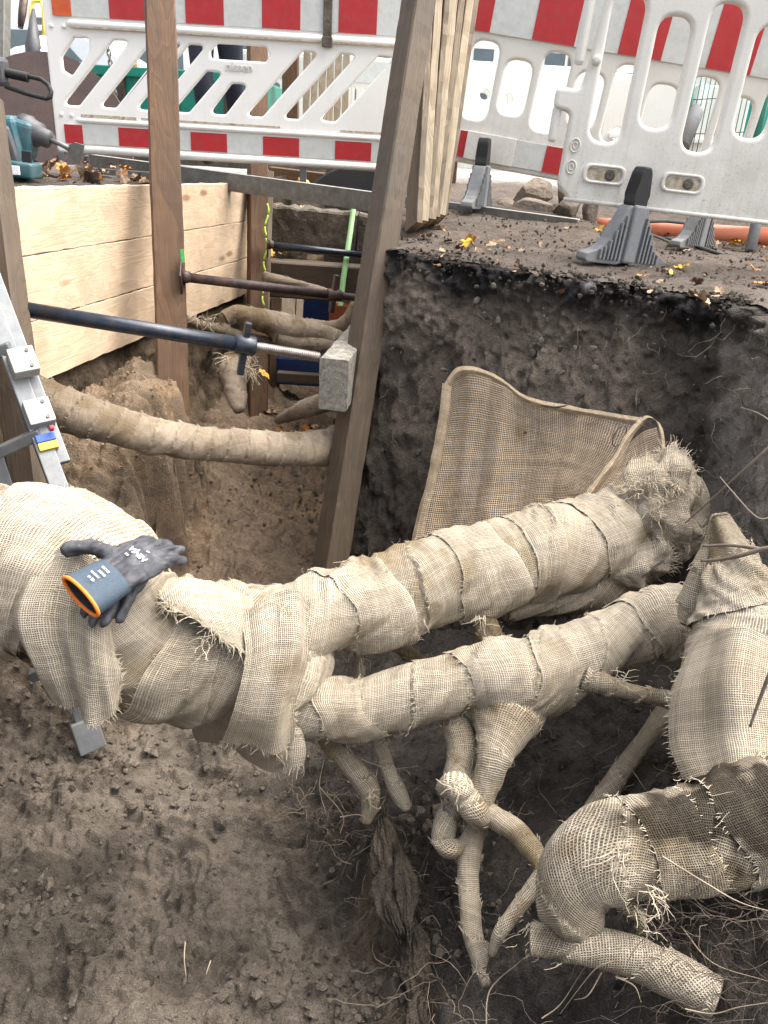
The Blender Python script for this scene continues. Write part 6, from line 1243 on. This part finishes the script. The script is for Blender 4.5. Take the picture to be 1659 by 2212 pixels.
skin_body('jacket', [bp(.02, .05, .92, .155), bp(.02, .05, 1.12, .16), bp(.02, .06, 1.36, .19), bp(.02, .07, 1.47, .09), bp(-.20, .07, 1.40, .08), bp(-.27, .02, 1.12, .06), bp(-.24, -.12, .90, .045), bp(.24, .07, 1.40, .08), bp(.30, .12, 1.12, .06), bp(.28, .05, .88, .045)], [(0, 1), (1, 2), (2, 3), (2, 4), (4, 5), (5, 6), (2, 7), (7, 8), (8, 9)], M['jacket'], pp)
for sx, y0, z0 in ((-.02, 0, .045), (.13, .28, .06)): skin_body('shoe', [bp(sx, y0 + .06, z0 + .01, .05), bp(sx, y0 - .05, z0, .048), bp(sx, y0 - .15, z0 - .01, .035)], [(0, 1), (1, 2)], M['rubber'], pp)
for sx, y0, z0 in ((-.24, -.12, .88), (.28, .05, .86)):
    vs_ = [bp(sx, y0, z0, .03), bp(sx, y0 - .01, z0 - .07, .034, .018)]; es = [(0, 1)]
    for k in range(4): vs_.append(bp(sx - .024 + .016 * k, y0 - .02, z0 - .12, .0085)); es.append((1, len(vs_) - 1)); vs_.append(bp(sx - .024 + .016 * k, y0 - .035, z0 - .155 - .006 * (k in (1, 2)), .007)); es.append((len(vs_) - 2, len(vs_) - 1))
    vs_.append(bp(sx + .03, y0 - .03, z0 - .08, .009)); es.append((1, len(vs_) - 1)); skin_body('hand', vs_, es, M['skin'], pp)
skin_body('hair', [bp(.02, .085, 1.70, .092), bp(.02, .09, 1.77, .075)], [(0, 1)], M['jacket'], pp)
mb = MB(); mb.box(bp(-.09, -.075, .97), (.12, .06, .09), .02); mb.build('blue_cloth', M['bluetape'], pp)

# ------------------------------------------------------------------ street beyond
for (xa, ya, d, w, lab) in ((628, 110, 6.6, .13, 'brown timber post in the background left of the pale upright boards'), (975, 250, 4.9, .12, 'brown timber post seen through the right barrier beside the board bundle')):
    b = P(xa, ya, d); z0 = float(gz(b[0], b[1])); timber('timber_post', (b[0], b[1], z0), (b[0], b[1], 1.6), w, .1, M['post'], up=(0, -1, 0), seed=int(xa), label=lab, cat='post')
for k in range(6):
    b = P(662 + 17 * k, 180, 6.9); timber('upright_board', (b[0], b[1], 0.05), (b[0], b[1] + .02, 1.5), .058, .03, M['pale_board'], up=(0, -1, 0), seed=60 + k, label='pale upright board in the row behind the left barrier', cat='board', group='pale boards standing behind the left barrier')
def far_barrier(x, y, w, lab, rz=0):
    z0 = .1; hsx = [slot(.12 + .2 * k, .24 + .2 * k, .30, .72, .05) for k in range(int((w - .2) / .2))]; t, MM = plastic_barrier(lab, (x, y, z0), (math.cos(rz), math.sin(rz), 0), .02, hsx, rpoly([(0, 0), (w, 0), (w, 1.0), (0, 1.0)], .04)); mb = MB(); mb.box((w / 2, -.024, .86), (w - .1, .008, .2), .002); mb.build('top_board', M['sheetgrey'], t, MM)
    for xx in (.3, w - .3): mb = MB(); mb.box((xx, 0, -.03), (.12, .5, .1), .02); mb.build('foot', M['foot'], t, MM)
far_barrier(-2.0, 9.5, 2.0, 'plain white plastic barrier far behind the left barrier, left of the posts'); far_barrier(.15, 9.2, 2.0, 'plain white plastic barrier far behind the board bundle'); far_barrier(2.4, 9.0, 2.0, 'plain white plastic barrier at the far right')
def plate(lab, c, size, hole): 
    me = flat_curve(rpoly([(0, 0), (size[0], 0), (size[0], size[1]), (0, size[1])], .03), [[(hx + .035 * math.cos(a), hz + .035 * math.sin(a)) for a in np.linspace(0, 2 * math.pi, 20, endpoint=False)] for hx, hz in hole], .02, .01, 'panel'); t = thing('plastic_barrier', lab, 'barrier', c); link('panel', me, M['white'], t, Matrix.Translation(Vector(c))); mb = MB(); mb.box((c[0] + size[0] / 2, c[1] - .03, c[2] + size[1] * .25), (size[0] - .1, .02, .03), .005); mb.build('ridge', M['white'], t)
plate('white closed plastic barrier plate with two round holes behind the board bundle', P(985, 330, 6.4), (1.4, .62), ((.18, .42), (.36, .40)))
plate('white closed plastic barrier plate behind the slots of the nearest barrier', P(1290, 330, 5.2), (.9, .42), ((.1, .12), (.75, .3)))
# green mesh fence lying and standing at the right
fn = thing('mesh_fence', 'green wire mesh fence panel with tube frame standing behind the right barrier', 'fence', P(1500, 300, 5.2))
mb = MB(); f0, f1 = P(1440, 470, 4.9), P(1760, 470, 4.6); dirf = (f1 - f0); 
for z_ in (0, 1.1): mb.tube([f0 + np.array([0, 0, z_]), f1 + np.array([0, 0, z_])], .02, 10)
for t_ in (0, .5, 1.0): mb.tube([f0 + dirf * t_, f0 + dirf * t_ + np.array([0, 0, 1.1])], .02, 10)
mb.build('tube_frame', M['green'], fn); mb = MB()
for t_ in np.linspace(.02, .98, 30): mb.tube([f0 + dirf * t_, f0 + dirf * t_ + np.array([0, 0, 1.1])], .003, 4)
for z_ in np.linspace(.1, 1.0, 6): mb.tube([f0 + np.array([0, 0, z_]), f1 + np.array([0, 0, z_])], .003, 4)
mb.build('wire_mesh', M['green'], fn)
mb = MB(); mb.tube([P(1425, 500, 4.3), P(1470, 506, 4.25), P(1700, 530, 4.0)], .016, 10); tag(mb.build('green_tube', M['green']), 'green steel tube lying on the ground behind the orange pipe', 'tube')
mb = MB(); mb.tube([P(1470, 318, 4.6), P(1520, 195, 4.7)], [.05, .05], 18); tag(mb.build('grey_pipe', M['darkgrey'] if False else M['foot']), 'slanting grey pipe seen through a slot of the nearest barrier', 'pipe')
mb = MB(); mb.tube([P(1620, 545, 3.55), P(1645, 430, 3.6), P(1690, 200, 3.65)], .024, 12); tag(mb.build('steel_post', M['foot']), 'grey slanting steel post at the right edge behind the barrier', 'post')
mb = MB(); mb.tube([P(1385, 470, 3.9), P(1400, 440, 3.9), P(1430, 380, 3.9)], .03, 14); tag(mb.build('steel_prop', M['foot']), 'short grey steel prop right behind the large foot', 'prop')
quadbox('green_sheet', P(1690, 300, 5.6), (.9, .03, .8), M['tealplate'], 'green plastic sheet hanging at the far right edge', 'sheet')
# pale houses and cars across the street
def house(name, x0, x1, y, h, lab, wins):
    t = thing(name, lab, 'building', ((x0 + x1) / 2, y, 0)); mb = MB(); mb.box(((x0 + x1) / 2, y + 3, h / 2), (x1 - x0, 6, h), .0); mb.build('wall', M['plaster'], t); mb = MB(); mb.box(((x0 + x1) / 2, y - .06, .35), (x1 - x0, .1, .7), .01); mb.build('plinth', M['paving'], t); mb = MB(); mb.box(((x0 + x1) / 2, y + 2.95, h + .15), (x1 - x0 + .4, 6.5, .3), .02); mb.build('roof', M['kerb'], t)
    for i in range(wins):
        x = x0 + (i + .5) * (x1 - x0) / wins
        for zc in (1.9, 4.9, 7.9):
            if zc + 1 > h: continue
            mb = MB(); mb.box((x, y - .02, zc), (1.3, .08, 1.7), .01); w_ = mb.build('window', M['white'], t); mb = MB(); mb.box((x - .31, y - .07, zc), (.54, .03, 1.5), 0); mb.build('pane', M['glass'], w_); mb = MB(); mb.box((x + .31, y - .07, zc), (.54, .03, 1.5), 0); mb.build('pane', M['glass'], w_)
house('house', -16, -2.5, 24, 9, 'pale plastered house across the street at the left', 5); house('house', -2.2, 8, 25, 10, 'pale plastered house across the street in the middle', 4); house('house', 8.4, 22, 24, 9, 'pale plastered house across the street at the right', 5)
def car(x, y, lab, mat):
    t = thing('parked_car', lab, 'car', (x, y, .12)); mb = MB(); poly = [(-2.1, .35), (-2.1, .75), (-1.9, .9), (-1.1, .98), (-.55, 1.42), (.9, 1.45), (1.6, 1.0), (2.1, .92), (2.15, .4)]; mb.prism(poly, -.85, .85, .06); Mc = Matrix.Translation(Vector((x, y, .05))); mb.build('body', mat, t, Mc)
    for x0, x1 in ((-.95, -.1), (0, .95)): mb = MB(); mb.prism([(x0, 1.02), (x0 + (.35 if x0 < -.5 else 0), 1.36), (x1 - (.25 if x1 > .5 else 0), 1.37), (x1 + .1 * (x1 > .5), 1.02)], -.87, -.84, 0); mb.build('window', M['glass'], t, Mc)
    for wx in (-1.35, 1.35):
        mb = MB(); mb.tube([(wx, -.88, .33), (wx, -.68, .33)], [.33, .33], 28); wh = mb.build('wheel', M['rubber'], t, Mc); mb = MB(); mb.tube([(wx, -.9, .33), (wx, -.875, .33)], [.2, .22], 20); mb.build('rim', M['alu'], wh, Mc)
    mb = MB(); mb.box((-2.1, -.6, .72), (.08, .3, .14), .02); mb.build('headlight', M['whitefilm'], t, Mc)
car(-5.6, 13.5, 'silver parked car across the street at the far left', M['carpaint']); car(3.4, 14.5, 'silver parked car across the street behind the board bundle', M['carpaint'])
